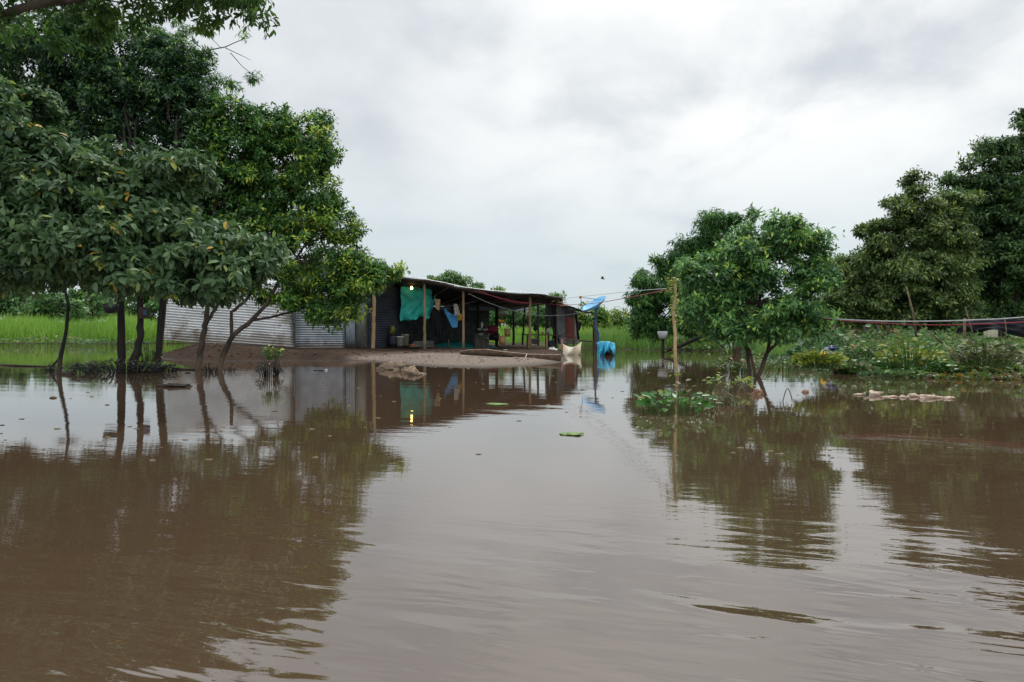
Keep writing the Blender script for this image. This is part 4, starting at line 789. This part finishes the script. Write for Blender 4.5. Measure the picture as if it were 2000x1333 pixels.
for k, (x0, y0, x1, y1, z) in enumerate(((842, 690, 852, 676, .02), (850, 690, 862, 680, .02), (876, 664, 878, 690, .02))):
    o = MB().tube([F(x0, y0, -.5), F((x0 + x1) / 2, (y0 + y1) / 2 - 2, -.45), F(x1, y1, -.4)], .012, 5).build('stick', M['greywood'], None)
    tag(o, ['crooked stick left of the doorstep board', 'crooked stick crossing the doorstep board', 'upright pale stick before the teal net'][k], 'stick')

# ---- split log along the mud
def logfn(u, v):
    x = 898 + 197 * u; top = np.interp(u, [0, .1, .27, .5, .75, 1], [688, 684.5, 684, 690, 694, 695]); bot = np.interp(u, [0, .1, .3, .5, .8, .97, 1], [692, 693, 694, 697, 702, 707, 705])
    d = np.interp(u, [0, 1], [21.8, 19.6])
    py = bot + (top - bot) * (v * 2 if v < .5 else 1); p = P(x, py, d)
    if v >= .5: p.y += (v - .5) * 2 * .26; p.z += .01
    p.y -= .03 * math.sin(math.pi * min(1, v * 2)); p.z += .008 * mnoise.noise(Vector((u * 16, v * 3, 0)))
    return p
lg = empty('split_log', P(1000, 698, 20.7), 'long split log lying along the edge of the mud spit', 'log')
mb = MB(); mb.grid(logfn, 60, 10); mb.grid(lambda u, v: logfn(u, 1) + Vector((0, .02, -.2 * v)), 60, 3)
mb.grid(lambda u, v: logfn(1, v * .5) + Vector((.01, .26 * u, 0)), 4, 5); mb.build('wood', M['logwood'], lg)
MB().tube([logfn(u, .5) + Vector((0, .0, .005)) for u in np.linspace(0, 1, 40)], .016, 6).build('edge', M['logedge'], lg)
o = MB().tube([P(1022, 706, 18.6), P(1026, 699, 18.7), P(1029, 692, 18.8)], .012, 5).build('stick', M['debris']); tag(o, 'short pale stick poking up before the log', 'stick')

# pebbles and litter on the spit
rng = np.random.default_rng(8); mb = MB(); cnt = 0
while cnt < 200:
    x, y = rng.uniform(-5.5, 1.3), rng.uniform(16.7, 22)
    if poly_sd(np.array([x]), np.array([y]), spit)[0] < .1: continue
    s = rng.uniform(.008, .03); mb.blob((x, y, gz(x, y) + s * .2), (s * 1.3, s, s * .7), cnt, .3, 3); cnt += 1
o = mb.build('spit_litter', mat('gravel', (.34, .30, .26), (.13, .10, .08), .85, 3)); tag(o, 'small stones and trash scattered on the mud spit', 'litter', None, 'stuff')
# bank litter: rough dirt lumps along the mound
mb = MB(); cnt = 0
while cnt < 170:
    x, y = rng.uniform(-11, 0), rng.uniform(20, 26)
    dmm = poly_sd(np.array([x]), np.array([y]), mound)[0]
    if dmm < .05 or dmm > 1.8: continue
    s = rng.uniform(.015, .05); mb.blob((x, y, gz(x, y)), (s * 1.4, s, s * .5), cnt, .35, 4); cnt += 1
o = mb.build('bank_clods', mat('dirt_clods', (.07, .043, .03), (.045, .028, .02), .9, 7, None, .01, 20)); tag(o, 'clods of dirt along the foot of the shack', 'dirt', None, 'stuff')

# ------------------------------------------------------------------ dish, fence, sacks
DD = 24.2
dish = empty('satellite_dish', P(1163, 690, DD), 'light blue satellite dish tilted on a blue bent pole', 'satellite dish')
dc = P(1164, 600, DD); axis = Vector((-.50, -.17, .83)).normalized()
q = axis.to_track_quat('Z', 'Y').to_matrix(); Rd = .465
prof = [(Rd * k / 10, .34 * (k / 10) ** 2 * Rd) for k in range(11)]; prof[0] = (.001, 0)
MB().lathe(prof + [(Rd * 1.02, .34 * Rd), (Rd * 1.02, .34 * Rd - .02)] + [(r, z - .02) for r, z in prof[::-1]], dc, 36, q).build('reflector', M['dish'], dish)
lnb = P(1134, 581, DD - .25)
for k in range(3):
    an = k * 2.1 + .4; e = dc + q @ Vector((Rd * .97 * math.cos(an), Rd * .97 * math.sin(an), .34 * Rd)); MB().tube([e, lnb], .012, 5).build('strut', M['dish'], dish)
MB().lathe([(.001, .05), (.04, .045), (.06, 0), (.045, -.03), (.001, -.03)], lnb, 12, q).build('receiver', M['orange'], dish)
MB().tube([dc - axis * .02, P(1163, 612, DD), P(1162, 640, DD), P(1169, 649, DD), P(1170, 668, DD), P(1171, 700, DD)], .028, 8).build('pole', M['blue_paint'], dish)
MB().box(dc - axis * .05, (.12, .12, .1), q).build('bracket', M['blue_paint'], dish, smooth=False)

def pole(name, label, cat, pts, r, mt, group=None, seed=0, knots=0):
    rng = np.random.default_rng(seed); pp = []; rr = []
    n = 12
    for i in range(len(pts) - 1):
        for k in range(n):
            t = k / n; pp.append(Vector(pts[i]).lerp(Vector(pts[i + 1]), t) + Vector((rng.normal(0, r * .08), rng.normal(0, r * .08), 0))); rr.append(r * rng.uniform(.93, 1.07))
    pp.append(Vector(pts[-1])); rr.append(r * .9); o = MB().tube(pp, rr, 9).build(name, mt); return tag(o, label, cat, group)
pole('fence_post', 'thick grey wooden post under the blue dish', 'post', [P(1167, 705, 24.4), P(1165, 660, 24.4), P(1163, 626, 24.4)], .07, M['greywood'], 'posts by the dish', 1)
pole('fence_post', 'thin dark post just left of the thick grey one', 'post', [P(1160, 700, 25), P(1159, 640, 25)], .03, M['bark_dark'], 'posts by the dish', 2)
pole('fence_rail', 'thin rail running from the shack to the dish post', 'rail', [P(1092, 662, 24.8), P(1130, 665, 24.7), P(1166, 668, 24.5)], .02, M['greywood'], None, 3)
# low mesh panel below rail
mb = MB()
for k in range(7): mb.tube([P(1132, 667 + k * 4.2, 24.7), P(1164, 669 + k * 4.2, 24.5)], .006, 4)
for k in range(9): mb.tube([P(1133 + k * 3.8, 667, 24.65), P(1133 + k * 3.8, 700, 24.65)], .006, 4)
o = mb.build('wire_fence', M['greywood']); tag(o, 'low wire mesh fence between the sack and the dish post', 'fence')
def sackfn(u, v):
    x = 1098 + 38 * u; top = 671 + 9 * math.sin(math.pi * u) - 3 * u; bot = 707 - 8 * u * u + 5 * mnoise.noise(Vector((u * 5, 1, 0))); py = top + (bot - top) * v
    return P(x + 3 * math.sin(v * 3) * (.5 - u), py, 24.1 + .12 * math.sin(u * 9 + v * 4) - .15 * math.sin(math.pi * v))
o = cloth('sack', sackfn, 26, 18, M['sack']); tag(o, 'muddy cream sack sagging into the water from the rail', 'sack')
quad = quadcloth('pink_cloth', P(1096, 663, 24), P(1100, 663, 24), P(1100, 682, 24), P(1095, 684, 24), M['pink'], None, 12, .02, 4); tag(quad, 'pink and white strip of cloth on the rail left of the cream sack', 'cloth')
def btfn(u, v):
    x = 1167 + 34 * u; top = 671 - 4 * math.sin(math.pi * u); le = 1 if v < 1 else 1; bot = 692 + 7 * math.sin(u * 6.5 + .4) + 3 * math.sin(u * 23); py = top + (bot - top) * v
    return P(x + (u - .3) * 3 * v, py, 23.6 + .10 * math.sin(u * 17 + v * 3) * (.3 + v) + .05 * math.sin(u * 41) * v - .25 * math.sin(v * 1.6))
mb = MB().grid(btfn, 60, 16); mb.grid(lambda u, v: btfn(u, 0) + Vector((0, .5 * v, -.02 * v + .03 * math.sin(u * 8) * v)), 30, 6)
o = mb.build('blue_tarp', M['blue_tarp'], solid=.005); tag(o, 'bright blue tarp draped over a stump in the water right of the dish', 'tarp')
o = MB().blob(P(1183, 693, 23.9), (.24, .25, .32), 4, .2, 10).build('stump', M['bark_dark']); tag(o, 'dark stump in the water beneath the blue tarp', 'stump')

# bamboo pole in front, in the water
BP = wd(765)
root = empty('bamboo_pole', W(1320, 766), 'tall knotted bamboo pole standing in the water with a vine round its top', 'pole')
pp = []; rr = []; a = P(1321, 800, BP); b = P(1317, 546, BP); rng = np.random.default_rng(3)
for i in range(61):
    t = i / 60; pp.append(a.lerp(b, t) + Vector((.012 * math.sin(t * 7) - .008 * math.sin(t * 19), 0, 0))); rr.append((.026 - .006 * t) * (1.2 if i % 4 == 0 else 1.0))
MB().tube(pp, rr, 10).build('cane', M['bamboo'], root)
rng = np.random.default_rng(5); n = 150; t = np.concatenate([rng.uniform(.05, 1.0, n // 4), 1 - rng.random(n - n // 4) ** 2 * .35])
pos = np.array([list(a.lerp(b, x)) for x in t]) + rng.normal(0, .05, (n, 3)) * np.array([1.2, 1, .5]); pos[:, 2] = np.maximum(pos[:, 2], .25)
pos[:, 0] -= np.where(t > .9, rng.random(n) * .1, 0)
ln = rng.uniform(.04, .08, n)
leaf_mesh('vine', pos, rng.normal(0, 1, (n, 3)), rng.normal(0, .5, (n, 3)) + np.array([0, -.3, 1]), ln, ln * .6, rng.random(n), LEAF2, M['yellow_leaf'], root)

def rope(label, pts, r, mt, sagn=16, name='rope'):
    pts = [Vector(p) for p in pts]; out = []
    for i in range(len(pts) - 1):
        for k in range(sagn):
            t = k / sagn; p0 = pts[max(i - 1, 0)]; p1 = pts[i]; p2 = pts[i + 1]; p3 = pts[min(i + 2, len(pts) - 1)]
            out.append(.5 * ((2 * p1) + (p2 - p0) * t + (2 * p0 - 5 * p1 + 4 * p2 - p3) * t * t + (3 * p1 - p0 - 3 * p2 + p3) * t ** 3))
    out.append(pts[-1]); o = MB().tube(out, r, 6).build(name, mt); return tag(o, label, 'rope')
top = P(1317, 560, BP)
rope('red line looping below the roof edge and on past the dish to the bamboo pole', [F(925, 569, -.4), F(965, 579, -.4), F(1015, 590, -.4), F(1085, 595, -.4), P(1150, 594, 21), P(1230, 581, 15), P(1285, 570, 12), P(1316, 563, BP)], .0075, M['rope_red'])
rope('second thinner red line beside the first under the roof edge', [F(935, 569, -.45), F(975, 583, -.45), F(1010, 592, -.45), F(1040, 592, -.45)], .009, M['rope_red'])
rope('slack pale grey line drooping across the right bay to the dish', [F(915, 574, -.3), F(955, 592, -.3), F(1000, 607, -.3), F(1050, 616, -.3), F(1100, 616, -.3), P(1135, 611, 25), P(1152, 607, 24.3)], .009, M['rope_grey'])
rope('pale line running left from the bamboo pole top', [P(1317, 562, BP), P(1290, 565, 11.5), P(1250, 568, 13), P(1180, 575, 18), F(1095, 584, 0)], .006, M['rope_pale'])
rope('white line stretched from the round tree to the right edge', [P(1560, 612, 13.9), P(1618, 622, 13.6), P(1700, 627, 13.2), P(1800, 628, 12.8), P(1900, 625.5, 12.4), P(2010, 619, 12), P(2300, 590, 11)], .012, M['rope_pale'])
rope('red line hanging just below the white one at the right', [P(1560, 613, 13.95), P(1618, 624, 13.65), P(1700, 630.5, 13.25), P(1800, 635, 12.85), P(1900, 634, 12.45), P(2010, 629, 12.05), P(2300, 612, 11.05)], .011, M['rope_red'])

# post with a white bag over it, hanging bag
root = empty('bagged_post', W(1294, 690), 'thin dark post in the water capped by a white plastic bag', 'post')
MB().tube([P(1295, 700, 25.2), P(1295, 675, 25.2), P(1295, 655, 25.2)], .05, 8).build('stake', M['bark_dark'], root)
def bagp(c, r, h, mt, name, parent, seed):
    mb = MB(); mb.blob(c, (r, r * .8, h), seed, .2, 10); return mb.build(name, mt, parent)
MB().lathe([(.001, .0), (.10, .0), (.15, .10), (.19, .24), (.17, .26), (.001, .25)], P(1294, 662, 25.1), 14).build('bag', M['bag'], root)
root = empty('hanging_bag', P(1423, 683, 20), 'white plastic bag hanging by a cord under the feathery tree', 'bag')
c_ = P(1423, 672, 20); MB().lathe([(.001, -.17), (.07, -.16), (.10, -.08), (.095, .03), (.05, .14), (.015, .24), (.001, .25)], c_, 14).build('bag', M['bag'], root)
MB().tube([c_ + Vector((0, 0, .24)), c_ + Vector((.02, .1, .55))], .008, 5).build('cord', M['rope_grey'], root)
o = MB().tube([P(1390 + 30 * t, 655 + 26 * math.sin(t * 1.6), 20.4) for t in np.linspace(0, 1, 10)], .02, 6).build('hanging_branch', M['bark_dark']); tag(o, 'bent dark bough curving down to the hanging white bag', 'branch')
o = MB().tube([P(1298, 686, 24), P(1330, 676, 23.8), P(1360, 662, 23.4), P(1385, 650, 23)], [.07, .06, .06, .05], 7).build('fallen_bough', M['bark_dark']); tag(o, 'dark fallen bough sloping into the water behind the bamboo pole', 'branch')

# ------------------------------------------------------------------ floating and emergent plants
def plant(name, label, cat, c, n, spread, height, size, mt, seed, tmpl=ROUND, asp=.6, droop=0.0, stemmat=None, group=None, stems=True):
    rng = np.random.default_rng(seed); root = empty(name, c, label, cat, group); c = Vector(c)
    pos = []; dr = []; mb = MB()
    for i in range(n):
        a = rng.random() * 6.283; rad = spread * math.sqrt(rng.random()); h = height * rng.uniform(.25, 1) * (1 - .5 * rad / max(spread, .01)); base_ = c + Vector((math.cos(a) * rad * .7, math.sin(a) * rad * .5, 0)); tip = c + Vector((math.cos(a) * rad, math.sin(a) * rad * .7, h))
        if stems and i % 2 == 0: mb.tube([base_ - Vector((0, 0, .03)), base_.lerp(tip, .5) + Vector((0, 0, h * .1)), tip], [.006, .005, .004], 4, False)
        pos.append(tip); dr.append((math.cos(a), math.sin(a), rng.uniform(-.2, .7) - droop))
    if mb.v: mb.build('stems', stemmat or mt if not stemmat else stemmat, root)
    pos = np.array([list(p) for p in pos]); ln = rng.uniform(size[0], size[1], n)
    if name == 'bank_bush': pos[:, 2] = c.z + .02 + (pos[:, 2] - c.z) * rng.random(n) ** .5
    leaf_mesh('leaves', pos, np.array(dr), rng.normal(0, .4, (n, 3)) + np.array([0, -.35, 1]), ln, ln * asp, rng.random(n), tmpl, mt, root); return root
M['stem'] = mat('green_stem', (.08, .14, .03), (.05, .09, .02), .6, 8)
M['drystem'] = mat('dry_stem', (.22, .16, .1), (.12, .09, .06), .8, 8)
M['blackstem'] = mat('black_stem', (.012, .011, .011), (.02, .018, .018), .6, 8)
plant('water_hyacinth', 'glossy green water hyacinth clump at the foot of the bamboo pole', 'plant', W(1322, 806), 110, .42, .30, (.07, .13), M['hyacinth'], 1, stemmat=M['stem'])
plant('water_hyacinth', 'tall paler shoot at the back of the hyacinth clump', 'plant', W(1338, 790), 16, .12, .42, (.05, .09), M['dead_leaf'], 2, stemmat=M['drystem'])
plant('drooping_weed', 'withered drooping weed right of the hyacinth clump', 'plant', W(1395, 790), 90, .28, .26, (.06, .11), M['dead_leaf'], 3, LANCE, .3, .7, M['drystem'])
plant('drooping_weed', 'yellowing leafy sprig bending over the water before the round tree', 'plant', W(1425, 762), 60, .36, .32, (.06, .10), M['yellow_leaf'], 4, LEAF2, .5, .2, M['drystem'])
plant('drooping_weed', 'pale dry weed on the far side of the bamboo pole', 'plant', W(1312, 718), 40, .25, .36, (.05, .09), M['dead_leaf'], 5, LEAF2, .4, .3, M['drystem'])
plant('shore_bush', 'bright green weeds sprouting from the water left of the round tree stems', 'plant', W(1440, 728), 160, .5, .42, (.06, .12), M['cover'], 6, LEAF2, .5, 0, M['stem'])
plant('shore_bush', 'leafy weeds growing behind the right stem of the round tree', 'plant', W(1530, 722), 220, .8, .35, (.07, .12), M['cover'], 7, LEAF2, .5, 0, M['stem'])
plant('black_shrub', 'silt-blackened shrub with a green top before the dull sheet wall', 'plant', W(527, 735), 130, .26, .42, (.05, .09), M['black_leaf'], 8, LEAF2, .45, .3, M['blackstem'])
plant('green_sprig', 'green leafy top growing out of the blackened shrub', 'plant', P(532, 700, 14.2), 70, .17, .34, (.06, .10), M['leaf_tips'], 9, LEAF2, .45, .1, M['stem'])
plant('black_shrub', 'low dark bush round the feet of the three thick trunks', 'plant', W(245, 728), 520, 1.0, .34, (.06, .11), M['black_leaf'], 10, LEAF2, .5, .1, M['blackstem'])
plant('green_shrub', 'green leafy shoots between the right two of the three trunks', 'plant', P(290, 705, 15.9), 120, .3, .5, (.06, .1), M['leaf_dark'], 11, LEAF2, .5, 0, M['stem'])
plant('black_shrub', 'small black twiggy weed just right of the three trunks', 'plant', W(330, 727), 60, .2, .22, (.03, .06), M['black_leaf'], 12, LEAF2, .5, .2, M['blackstem'])
plant('black_shrub', 'black twiggy weed between the two thin forked trees', 'plant', W(410, 728), 80, .22, .24, (.03, .06), M['black_leaf'], 13, LEAF2, .5, .2, M['blackstem'])
plant('black_shrub', 'little black weed at the right foot of the second forked tree', 'plant', W(447, 725), 30, .16, .16, (.03, .05), M['black_leaf'], 14, LEAF2, .5, .2, M['blackstem'])
plant('black_shrub', 'small black weed right of the slender leaning tree', 'plant', W(160, 728), 50, .25, .2, (.05, .09), M['black_leaf'], 15, LEAF2, .5, .2, M['blackstem'])
plant('black_shrub', 'dark tangle at the foot of the slender leaning tree', 'plant', W(103, 726), 50, .2, .2, (.05, .08), M['black_leaf'], 16, LEAF2, .5, .2, M['blackstem'])
plant('spiky_plant', 'spiky bromeliad tuft growing on the slender leaning stem', 'plant', P(134, 603, 14.7), 70, .10, .12, (.16, .28), M['spiky'], 17, LANCE, .14, .1, stems=False)
# weeds along far left bank
plant('bank_weeds', 'broad-leaved weeds at the water edge of the left field', 'plant', W(90, 673, .05), 260, 2.2, .5, (.10, .2), M['cover'], 18, LEAF2, .5, 0, M['stem'])
plant('bank_weeds', 'dark weeds on the bank edge behind the three trunks', 'plant', W(215, 675, .05), 200, 1.6, .4, (.10, .2), M['leaf_dark'], 19, LEAF2, .5, 0, M['stem'])
def stick(name, label, cat, pts, r, mt):
    pts = [Vector(p) for p in pts]; o = MB().tube(pts, [r * (1 - .5 * i / (len(pts) - 1)) for i in range(len(pts))], 7).build(name, mt); return tag(o, label, cat)
stick('floating_stick', 'long thin branch floating at the left edge', 'branch', [W(-20, 713), W(30, 714, .02), W(85, 716, .01), W(105, 716, .05)], .025, M['bark_dark'])
stick('floating_stick', 'thin branch floating between the trunks and the forked tree', 'branch', [W(335, 720, .03), W(360, 722, .01), W(388, 722, .02)], .03, M['bark_dark'])
stick('root_stub', 'short dark root sticking out at the leaning tree foot', 'branch', [W(95, 722), P(110, 707, 15.2), P(116, 700, 15.2)], .03, M['bark_dark'])
def float_blob(name, label, cat, px, py, r, mt, seed, amp=.3):
    c = W(px, py); o = MB().blob(c + Vector((0, 0, r[2] * .25)), r, seed, amp, 12).build(name, mt); return tag(o, label, cat)
float_blob('floating_wood', 'flat dark driftwood in front of the bright wall reflection', 'driftwood', 341, 756, (.26, .07, .035), M['bark_dark'], 1)
float_blob('floating_wood', 'short black log floating at the foot of the leaning tree', 'driftwood', 133, 732, (.17, .08, .05), M['bark_dark'], 2)
float_blob('floating_leaf', 'tiny brown leaf floating in the pale patch at left', 'leaf', 103, 778, (.045, .03, .015), M['drystem'], 3)
float_blob('floating_leaf', 'tiny dark leaf floating above the flat driftwood', 'leaf', 367, 729, (.05, .03, .015), M['bark_dark'], 4)
float_blob('mud_clump', 'rough mud and straw clump in the water left of the pointed one', 'mud clump', 766, 722, (.26, .16, .12), M['mudclump'], 5, .35)
float_blob('mud_clump', 'pointed brown mud clump in the water by the spit', 'mud clump', 800, 729, (.16, .13, .10), M['mudclump'], 6, .3)
stick('mud_clump', 'low sloping mud tail right of the pointed clump', 'mud clump', [W(800, 729, .04), W(815, 731, .03), W(831, 732, -.01)], .06, M['mudclump'])
stick('floating_stick', 'thin twig sticking from the water before the dull wall', 'branch', [W(612, 724), W(630, 724, .01), W(634, 723, .015)], .012, M['bark_dark'])
float_blob('float', 'small white float at the end of the thin twig', 'float', 637, 724, (.035, .03, .025), M['bag'], 8, .1)
def pad(px, py, r, label):
    c = W(px, py, .004); root = empty('lily_pad', c, label, 'water plant'); rng = np.random.default_rng(px)
    for k in range(3):
        o = c + Vector((rng.normal(0, r * .5), rng.normal(0, r * .5), .001 + k * .003)); rr = r * rng.uniform(.6, 1)
        vs = [o + Vector((rr * (1 + .12 * math.sin(5 * a + k)) * math.cos(a), rr * .9 * (1 + .1 * math.sin(3 * a)) * math.sin(a), .003 * math.sin(4 * a))) for a in np.linspace(0.1, 6.1, 22)]
        MB().add([o] + vs, [(0, i + 1, i + 2) for i in range(21)]).build('leaf', M['lily'], root, solid=.004)
pad(968, 790, .12, 'pale green floating leaves in the shack reflection'); pad(1113, 847, .085, 'small green floating plant in open water at the centre')
float_blob('orange_rag', 'orange-brown crumpled rag floating before the round tree', 'rag', 1479, 771, (.075, .06, .065), M['orangey'], 9, .35)
float_blob('floating_leaf', 'small reddish float between the rag and the driftwood line', 'debris', 1573, 767, (.05, .04, .03), M['orangey'], 10, .2)
for k, (x, y, a, lb) in enumerate(((1704, 773, (.13, .07, .075), 'largest pale lump of the floating string on the right'), (1680, 772, (.10, .04, .025), 'flat pale piece left of the largest lump in the floating string'), (1738, 776, (.13, .03, .02), 'thin pale stick joining the floating string'), (1764, 777, (.055, .04, .03), 'small pale lump, first right of the thin stick'),
        (1784, 775, (.09, .05, .045), 'rounded pinkish lump in the middle of the floating string'), (1812, 778, (.12, .06, .05), 'long white lump, second largest of the floating string'), (1834, 778, (.06, .04, .03), 'little pink lump between two white ones'), (1853, 779, (.08, .05, .035), 'last white lump at the right end of the string'))):
    o = float_blob('driftwood_piece', lb, 'debris', x, y, (a[0] * .9, a[1], a[2] * .75), M['debris'], 20 + k, .22); o['group'] = 'pale debris floating in a line'
plant('green_sprig', 'green shoot standing on the largest pale lump', 'plant', W(1695, 770, .05), 14, .05, .2, (.03, .06), M['hyacinth'], 23, LEAF2, .5, 0, M['stem'])
for k, (x, y, x2, lb) in enumerate(((1603, 790, 1612, 'left bent reed loop in the pale reflection'), (1640, 786, 1648, 'right bent reed loop in the pale reflection'), (1535, 785, 1545, 'bent reed left of the reddish float'), (1445, 782, 1452, 'bent reed under the orange rag'))):
    d_ = wd(y); o = MB().tube([P(x - 6 + 18 * t, y - 26 * math.sin(math.pi * min(1, t * .95)) , d_) for t in np.linspace(0, 1, 9)], .007, 5).build('bent_reed', M['drystem']); tag(o, lb, 'reed', 'bent reeds')
# litter and sacks on the right bank
root = empty('rubbish_bag', P(1620, 694, 16.8), 'blue, white and yellow rubbish bag lying on the right shore', 'bag')
for c_, r_, mt in (((1618, 690, 16.8), (.16, .12, .12), M['bag']), ((1608, 693, 16.7), (.06, .08, .06), M['yellow_plastic']), ((1622, 681, 16.8), (.15, .12, .05), mat('dark_blue_bag', (.03, .04, .16), (.02, .03, .1), .6, 5))):
    MB().blob(P(*c_), r_, 3, .3, 10).build('sack', mt, root)
for k, (x, y, lb) in enumerate(((1548, 708, 'left pink-white scrap of litter on the shore'), (1560, 706, 'right pink-white scrap of litter on the shore'))):
    o = MB().blob(P(x, y, 18.2), (.12, .08, .04), 30 + k, .3, 8).build('litter_scrap', M['pink'] if k else M['white_cloth']); tag(o, lb, 'litter', 'scraps of litter')
# sticks leaning out of vines
for k, (a, b, d0, r, lb) in enumerate((((1840, 670), (1800, 640), 15, .02, 'thin bare stick leaning left out of the vines'), ((1905, 690), (1885, 600), 16, .018, 'tall thin stake rising from the vines at right'), ((1963, 672), (1962, 620), 17, .018, 'short straight stake near the tarpaulin'), ((1790, 660), (1770, 560), 17, .03, 'vine-wrapped bare stem in front of the olive tree'), ((1925, 705), (1880, 650), 14.5, .02, 'long dry stalk lying over the vines'))):
    stick('stake', lb, 'stick', [P(a[0], a[1], d0), P((a[0] + b[0]) / 2 + 3, (a[1] + b[1]) / 2, d0), P(b[0], b[1], d0)], r, M['drystem'])
for k, (x, lb) in enumerate(((1689, 'grey fence post right of the pink block wall'), (1715, 'grey fence post under the olive tree, middle of three'), (1735, 'grey fence post under the olive tree, rightmost of three'))):
    pole('fence_post', lb, 'post', [P(x, 680, 21.5), P(x, 636, 21.5)], .045, M['greywood'], 'posts behind the vine bank', 40 + k)
# block wall and tarp shelter behind
hut = empty('block_hut', P(1680, 650, 32), 'pink block hut half hidden behind the low trees', 'hut')
MB().box(P(1682, 648, 32) + Vector((0, 1, .15)), (1.2, 2, 1.5)).build('wall', M['brick_courses'], hut, smooth=False)
MB().box(P(1682, 648, 32) + Vector((0, 1, .95)), (1.6, 2.4, .06)).build('roof', M['greywood'], hut, smooth=False)
sh = empty('tarpaulin_shelter', P(1945, 655, 19), 'black tarpaulin shelter under the trees at the right edge', 'shelter')
quadcloth('tarpaulin', P(1880, 622, 20), P(2060, 618, 18.5), P(2060, 655, 18.3), P(1885, 645, 19.8), M['black_cloth'], sh, 15, .18, 3, nu=40, sag=.05)
quadcloth('tarpaulin', P(1870, 640, 22), P(2060, 628, 22), P(2060, 672, 22), P(1870, 675, 22), M['black_cloth'], sh, 16, .12, 3, nu=40)
for x in (1884, 1953, 2050): MB().tube([P(x, 680, 19.5), P(x, 622, 19.5)], .035, 7).build('post', M['drystem'], sh)
o = MB().box(P(1935, 652, 21), (.3, .2, .25)).build('box', M['bucket2'], smooth=False, bevel=.01); tag(o, 'pale box on the ground beneath the tarpaulin', 'box')

# nest boxes on trunks at left
root = empty('birdhouse', P(282, 612, 15.6), 'small wooden box with a blue front fixed to the middle trunk', 'box')
MB().box(P(282, 612, 15.62), (.19, .14, .24)).build('case', M['bark'], root, smooth=False, bevel=.01); MB().box(P(283, 611, 15.53), (.07, .02, .11)).build('panel', mat('blue_panel', (.04, .09, .16), (.03, .06, .11), .6, 4), root, smooth=False)
root = empty('hanging_pot', P(213, 604, 15.4), 'dark pot hanging left of the thick trunk', 'pot')
MB().lathe([(.001, -.1), (.11, -.08), (.15, .02), (.16, .1), (.14, .1), (.001, .02)], P(216, 604, 15.4), 16).build('bowl', M['dark_plastic'], root)
MB().beam(P(216, 600, 15.5), P(236, 600, 15.7), .03, .03).build('bracket', M['bark_dark'], root)
# far white wall glimpse
bld = empty('far_house', P(140, 600, 75), 'white far house glimpsed beyond the field at left', 'house')
MB().box(P(120, 600, 75) + Vector((0, 0, -.1)), (8, 5, 2.6)).build('wall', M['concrete'], bld, smooth=False)
MB().box(P(120, 600, 75) + Vector((0, 0, 1.28)), (9, 6, .15)).build('roof', M['zinc'], bld, smooth=False)
# bird in the sky
root = empty('flying_bird', P(1177, 545, 40), 'small dark bird flying above the dish', 'bird'); c = P(1177, 545, 40)
mb = MB(); mb.tube([c + Vector((-.12, 0, .02)), c + Vector((-.05, 0, .02)), c + Vector((.05, 0, 0)), c + Vector((.13, 0, -.03))], [.01, .03, .032, .008], 8); mb.build('body', M['bird'], root)
for s in (-1, 1): MB().grid(lambda u, v: c + Vector((-.04 + .1 * v - .05 * u, s * .24 * u, .02 + .1 * math.sin(u * 2))), 6, 3).build('wing', M['bird'], root, solid=.004)

rng = np.random.default_rng(21); mb = MB()
for k in range(130):
    py = rng.uniform(712, 900) if k % 3 else rng.uniform(712, 780); px = rng.uniform(-20, 2020)
    c = W(px, py); s_ = rng.uniform(.008, .022)
    if poly_sd(np.array([c.x]), np.array([c.y]), spit)[0] > -.1: continue
    mb.blob(c + Vector((0, 0, .001)), (s_ * 1.6, s_, s_ * .35), k, .3, 4)
o = mb.build('floating_specks', M['drystem']); tag(o, 'scattered specks of plant litter floating on the brown water', 'litter', None, 'stuff')

# leafy bushes standing up out of the vines along the right bank
for k, (x, y, n_, sp, h_, mt, lb) in enumerate(((1665, 733, 170, .40, .34, 'cover', 'broad-leaved bush at the left end of the right bank waterline'), (1745, 734, 150, .38, .48, 'hyacinth', 'glossy dark green bush on the right bank below the three grey posts'),
        (1812, 738, 190, .48, .46, 'hyacinth', 'biggest dark bush at the right bank waterline, behind the floating string'), (1890, 738, 160, .42, .36, 'cover', 'mixed green and brown bush at the waterline below the tall stake'),
        (1965, 740, 170, .42, .42, 'cover', 'brownish leafy bush at the waterline near the right edge'), (1775, 712, 120, .55, .62, 'yellow_leaf', 'yellow-green climbing bush on the bank before the olive tree'),
        (1925, 712, 170, .60, .60, 'dead_leaf', 'withered grey-brown bush on the bank before the tarpaulin'), (1600, 716, 130, .40, .36, 'yellow_leaf', 'light green bush below the rubbish bag'), (1700, 700, 130, .6, .45, 'cover', 'broad-leaved bush on the bank before the pink hut'))):
    plant('bank_bush', lb, 'bush', W(x, y - 3) if y > 725 else W(x, y, .28), n_ * 2, sp, h_, (.05, .13), M[mt], 50 + k, ROUND, .75, 0, M['stem'])
